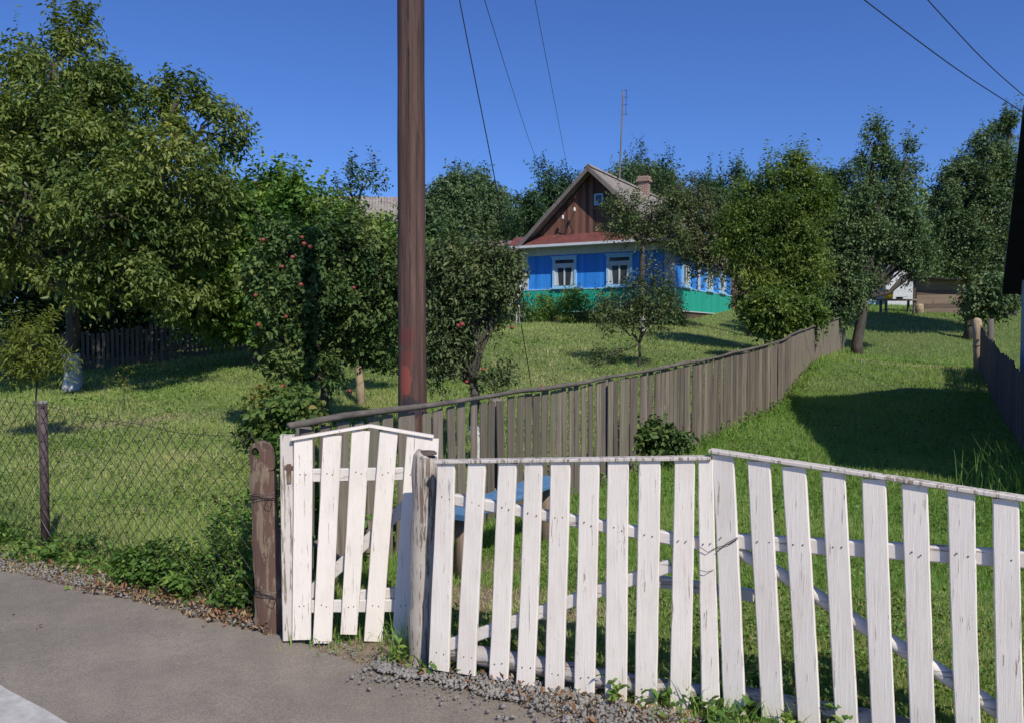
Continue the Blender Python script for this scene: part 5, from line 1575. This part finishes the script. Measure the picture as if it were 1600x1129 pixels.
# ------------------------------------------------------------------ grass
def blocked(x, y):
    """inside buildings or on the road"""
    q = x * RD.x + y * RD.y
    e = x * RN.x + y * RN.y
    b = e < road_edge(q) + 0.01 + 0.05 * np.sin(q * 9) 
    hx = (x - HO.x) * fa.x + (y - HO.y) * fa.y; hy = (x - HO.x) * fb_.x + (y - HO.y) * fb_.y
    b |= (hx > 0) & (hx < HW) & (hy > 0) & (hy < HL)
    bx = (x - FC.x) * ba.x + (y - FC.y) * ba.y; by = (x - FC.x) * 0.877 - (y - FC.y) * 0.48
    b |= (bx > 0) & (bx < BW) & (by > 0) & (by < BL)
    return b

def grass(n, y0, y1, seed, hgt, wid, name='grass', label='short mown grass of the garden and the lane', power=1.0, shade_mul=1.0):
    rg = np.random.default_rng(seed)
    Y = np.exp(rg.uniform(math.log(y0), math.log(y1), n))
    X = rg.uniform(-0.90, 1.15, n) * Y
    d = dirt_at(X, Y)
    patch = 0.5 + 0.25 * np.sin(X * 1.3 + 1.1 * np.sin(Y * 0.8)) + 0.25 * np.sin(Y * 1.9 + X * 0.7 + 1.2 * np.sin(X * 2.1))
    keep = (~blocked(X, Y)) & (rg.random(n) > d * 1.0 * (0.6 + 0.4 * rg.random(n)))
    X, Y, patch, d = X[keep], Y[keep], patch[keep], d[keep]
    n = len(X)
    Z = hz(X, Y)
    k = np.sqrt(Y / 5.0)
    # longer against fences, shorter where people walk
    lfx = np.interp(Y, LF[:, 1], LF[:, 0]); nearf = np.exp(-((X - lfx) / 0.3) ** 2) * ((Y > 4.7) & (Y < 29))
    lane = ((X > lfx) & (Y > 5)).astype(float)
    h = hgt * (0.5 + 0.8 * rg.random(n)) * (0.75 + 0.5 * patch + 1.4 * nearf + 0.35 * lane) * k ** 0.6 * (1 - 0.5 * np.clip(d, 0, 1))
    w = wid * (0.7 + 0.6 * rg.random(n)) * k ** 1.5
    th = rg.uniform(0, 2 * PI, n)
    s = np.stack([np.cos(th), np.sin(th), np.zeros(n)], -1)
    ln = rg.normal(size=(n, 3)) * 0.42 + np.array([0, 0, 1.0])
    ln = nrm(ln)
    B = np.stack([X, Y, Z - 0.004], -1)
    V = np.stack([B - s * w[:, None] / 2, B + s * w[:, None] / 2, B + ln * h[:, None]], 1).reshape(-1, 3)
    Q = np.arange(len(V)).reshape(-1, 3)
    sh = np.clip(0.30 + 0.30 * rg.random(n) + 0.22 * (patch - 0.5) + 0.32 * np.clip(d, 0, 1) + 0.20 * (1 - lane) + 0.02 * lane + (rg.random(n) > 0.955) * 0.3, 0, 1)
    tag(np_mesh(name, V, Q, M['grass'], None, sh, nper=3), label, 'grass', kind='stuff')
grass(820000, 3.0, 16, 101, 0.05, 0.0062)
grass(400000, 15, 55, 102, 0.05, 0.0065, label='grass of the upper lawn and the far lane')

def clover():
    """small round leaves mixed in the lawn"""
    rg = np.random.default_rng(103); n = 90000
    Y = np.exp(rg.uniform(math.log(3.2), math.log(24), n)); X = rg.uniform(-0.8, 0.8, n) * Y
    dens = 0.5 + 0.5 * np.sin(X * 2.1 + 2 * np.sin(Y * 1.1)) * np.sin(Y * 1.7 + np.sin(X * 1.3))
    keep = (~blocked(X, Y)) & (rg.random(n) < dens) & (rg.random(n) > dirt_at(X, Y))
    X, Y = X[keep], Y[keep]; n = len(X)
    P = np.stack([X, Y, hz(X, Y) + 0.02 + 0.02 * rg.random(n)], -1)
    D = np.tile(np.array([0, 0, 1.0]), (n, 1))
    V, Q, sh = leaves(P, D, 0.022, 2, 0.01, 0.95, 0.0, rg=rg)
    c = V.reshape(-1, 4, 3); m = c.mean(1, keepdims=True); V = (m + (c - m) * (np.repeat(np.sqrt(Y / 5), 2))[:, None, None]).reshape(-1, 3)
    tag(np_mesh('clover', V, Q, M['weed'], None, sh), 'clover and broad leaves mixed through the lawn', 'ground cover', kind='stuff')
clover()

def weeds():
    """broad leaved weeds along the foot of the fences and gates"""
    rg = np.random.default_rng(104)
    P = []; S = []
    def strip(q0, q1, e0, e1, n, hmax):
        q = rg.uniform(q0, q1, n); e = rg.uniform(e0, e1, n)
        dens = 0.45 + 0.7 * np.sin(q * 4.1) * np.sin(q * 9.7 + 1)
        k_ = rg.random(n) < dens + 0.08
        q, e = q[k_], e[k_]
        x = RD.x * q + RN.x * (road_edge(q) + e); y = RD.y * q + RN.y * (road_edge(q) + e)
        z = hz(x, y) + rg.random(len(x)) * hmax * (0.4 + 0.6 * (0.5 + 0.5 * np.sin(q[:] * 6.3)))
        P.append(np.stack([x, y, z], -1))
    strip(-9.0, -3.7, 0.20, 0.55, 1150, 0.12)
    strip(-5.0, -3.6, 0.12, 0.45, 1100, 0.24)
    strip(-2.9, -2.2, 0.05, 0.4, 70, 0.08)
    strip(-2.5, 0.2, 0.22, 0.6, 190, 0.07)
    strip(-1.2, 1.2, 0.15, 0.7, 520, 0.12)
    # along the foot of the brown fence
    for s in np.linspace(3.5, 17, 420):
        x, y, _ = lf_at(s)
        x += rg.normal() * 0.09 + 0.10; y += rg.normal() * 0.1
        P.append(np.array([[x, y, H(x, y) + rg.random() * 0.16]]))
    # in the corner behind the mesh
    for _ in range(380):
        p = G(rg.uniform(330, 440), rg.uniform(4.6, 5.6)); P.append(np.array([[p.x, p.y, p.z + rg.random() ** 1.5 * 0.5]]))
    P = np.concatenate(P)
    D = nrm(rg.normal(size=P.shape) * 0.5 + np.array([0, -0.1, 0.9]))
    V, Q, sh = leaves(P, D, 0.043, 6, 0.06, 0.5, 0.1, rg=rg, fine=True)
    tag(np_mesh('weeds', V, Q, M['weed'], None, sh), 'broad leaved weeds along the foot of the fences', 'weeds', kind='stuff')
weeds()

def tuft(u, Y, n, h, label, seed, spread=0.12, name='grass_tuft', off=(0, 0)):
    rg = np.random.default_rng(seed)
    b = G(u, Y); b.x += off[0]; b.y += off[1]
    vs_ = []; qs_ = []; 
    for i in range(n):
        p = np.array(b) + np.array([rg.normal() * spread, rg.normal() * spread, 0])
        a_ = rg.uniform(0, 2 * PI); lean = rg.uniform(0.15, 0.75)
        hh = h * rg.uniform(0.5, 1.15); w = 0.0045
        sd_ = np.array([-math.sin(a_), math.cos(a_), 0]) * w
        k0 = len(vs_)
        for j in range(5):
            t = j / 4
            c = p + np.array([math.cos(a_) * lean * hh * t * t, math.sin(a_) * lean * hh * t * t, hh * (t - 0.30 * lean * t * t)])
            vs_ += [c - sd_ * (1 - t * 0.9), c + sd_ * (1 - t * 0.9)]
        for j in range(4):
            qs_.append((k0 + 2 * j, k0 + 2 * j + 1, k0 + 2 * j + 3, k0 + 2 * j + 2))
    o = np_mesh(name, vs_, qs_, M['grass'], None, rg.random(len(qs_)) * 0.5 + 0.1, org=b)
    tag(o, label, 'grass tuft', kind='stuff' if spread in (0.11, 0.14, 0.22, 0.2) else None)
tuft(640, 3.95, 60, 0.22, 'dark grass tuft at the foot of the round weathered post', 201, 0.06)
tuft(690, 3.85, 34, 0.18, 'thin grass tuft between the round post and the first gate picket', 202, 0.05)
tuft(545, 4.25, 240, 0.09, 'patch of short green grass under the small white gate', 203, 0.11)
tuft(1120, 3.42, 180, 0.16, 'dense grass tuft where the two white gate leaves meet', 204, 0.14)
tuft(1190, 3.3, 120, 0.15, 'grass tuft under the second wide picket of the sloping gate leaf', 206, 0.13)
tuft(1590, 8.2, 170, 0.6, 'tall arching grass in the shade below the grey fence', 205, 0.2)
tuft(1540, 7.6, 60, 0.35, 'few long pale grass blades in the barn shade', 207, 0.2)

# ------------------------------------------------------------------ crushed stone and fallen leaves along the road edge
def gravel():
    rg = np.random.default_rng(301)
    base = np.array([(1, 0, 0), (-1, 0, 0), (0, 1, 0), (0, -1, 0), (0, 0, 1), (0, 0, -1)], float)
    tri = np.array([(0, 2, 4), (2, 1, 4), (1, 3, 4), (3, 0, 4), (2, 0, 5), (1, 2, 5), (3, 1, 5), (0, 3, 5)])
    pts = []
    for (q0, q1, e0, e1, n, s0, s1) in ((-2.75, 1.2, -0.02, 0.26, 7000, 0.005, 0.017), (-8.5, -3.5, 0.0, 0.26, 2600, 0.005, 0.016), (-3.4, -2.6, -0.02, 0.1, 160, 0.004, 0.010)):
        q = rg.uniform(q0, q1, n); e = rg.uniform(e0, e1, n)
        if q0 == -2.75:
            # narrow at the round post and widening along the gate
            e = e * np.clip((q + 2.85) / 0.9, 0.25, 1.05) + (rng.random(n) ** 6) * rng.choice([-0.22, 0.1], n)
        s = s0 + (s1 - s0) * rg.random(n) ** 2.2
        x = RD.x * q + RN.x * (road_edge(q) + e); y = RD.y * q + RN.y * (road_edge(q) + e)
        z = np.maximum(hz(x, y), 0.0) + s * 0.3
        pts.append(np.stack([x, y, z, s], -1))
    pts = np.concatenate(pts); n = len(pts)
    b = base[None] * (0.65 + 0.55 * rg.random((n, 6, 1))) + rg.normal(size=(n, 6, 3)) * 0.22
    # random turn
    a_ = rg.uniform(0, 2 * PI, n); c, s_ = np.cos(a_)[:, None], np.sin(a_)[:, None]
    bx = b[..., 0] * c - b[..., 1] * s_; by = b[..., 0] * s_ + b[..., 1] * c
    b = np.stack([bx, by, b[..., 2] * 0.75], -1)
    V = (pts[:, None, :3] + b * pts[:, None, 3:4]).reshape(-1, 3)
    T = (tri[None] + (np.arange(n) * 6)[:, None, None]).reshape(-1, 3)
    tag(np_mesh('gravel', V, T, M['stone'], None, None, nper=3), 'grey crushed stone along the edge of the asphalt', 'gravel', kind='stuff')
gravel()
def litter():
    rg = np.random.default_rng(302)
    P = []
    for (q0, q1, e0, e1, n) in ((-9, -3.4, 0.02, 0.3, 330), (-5.0, -3.5, 0.0, 0.22, 380), (-2.6, 1.0, 0.0, 0.3, 360), (-7, 0.5, -0.9, 0.0, 22)):
        q = rg.uniform(q0, q1, n); e = rg.uniform(e0, e1, n)
        x = RD.x * q + RN.x * (road_edge(q) + e); y = RD.y * q + RN.y * (road_edge(q) + e)
        P.append(np.stack([x, y, np.maximum(hz(x, y), 0.0) + 0.012 + 0.01 * rg.random(n)], -1))
    P = np.concatenate(P)
    D = nrm(rg.normal(size=P.shape) * np.array([1, 1, 0.15]))
    V, Q, sh = leaves(P, D, 0.034, 2, 0.02, 0.4, 0.0, rg=rg)
    tag(np_mesh('fallen_leaves', V, Q, M['litter'], None, sh), 'dry brown fallen leaves along the road edge', 'fallen leaves', kind='stuff')
litter()
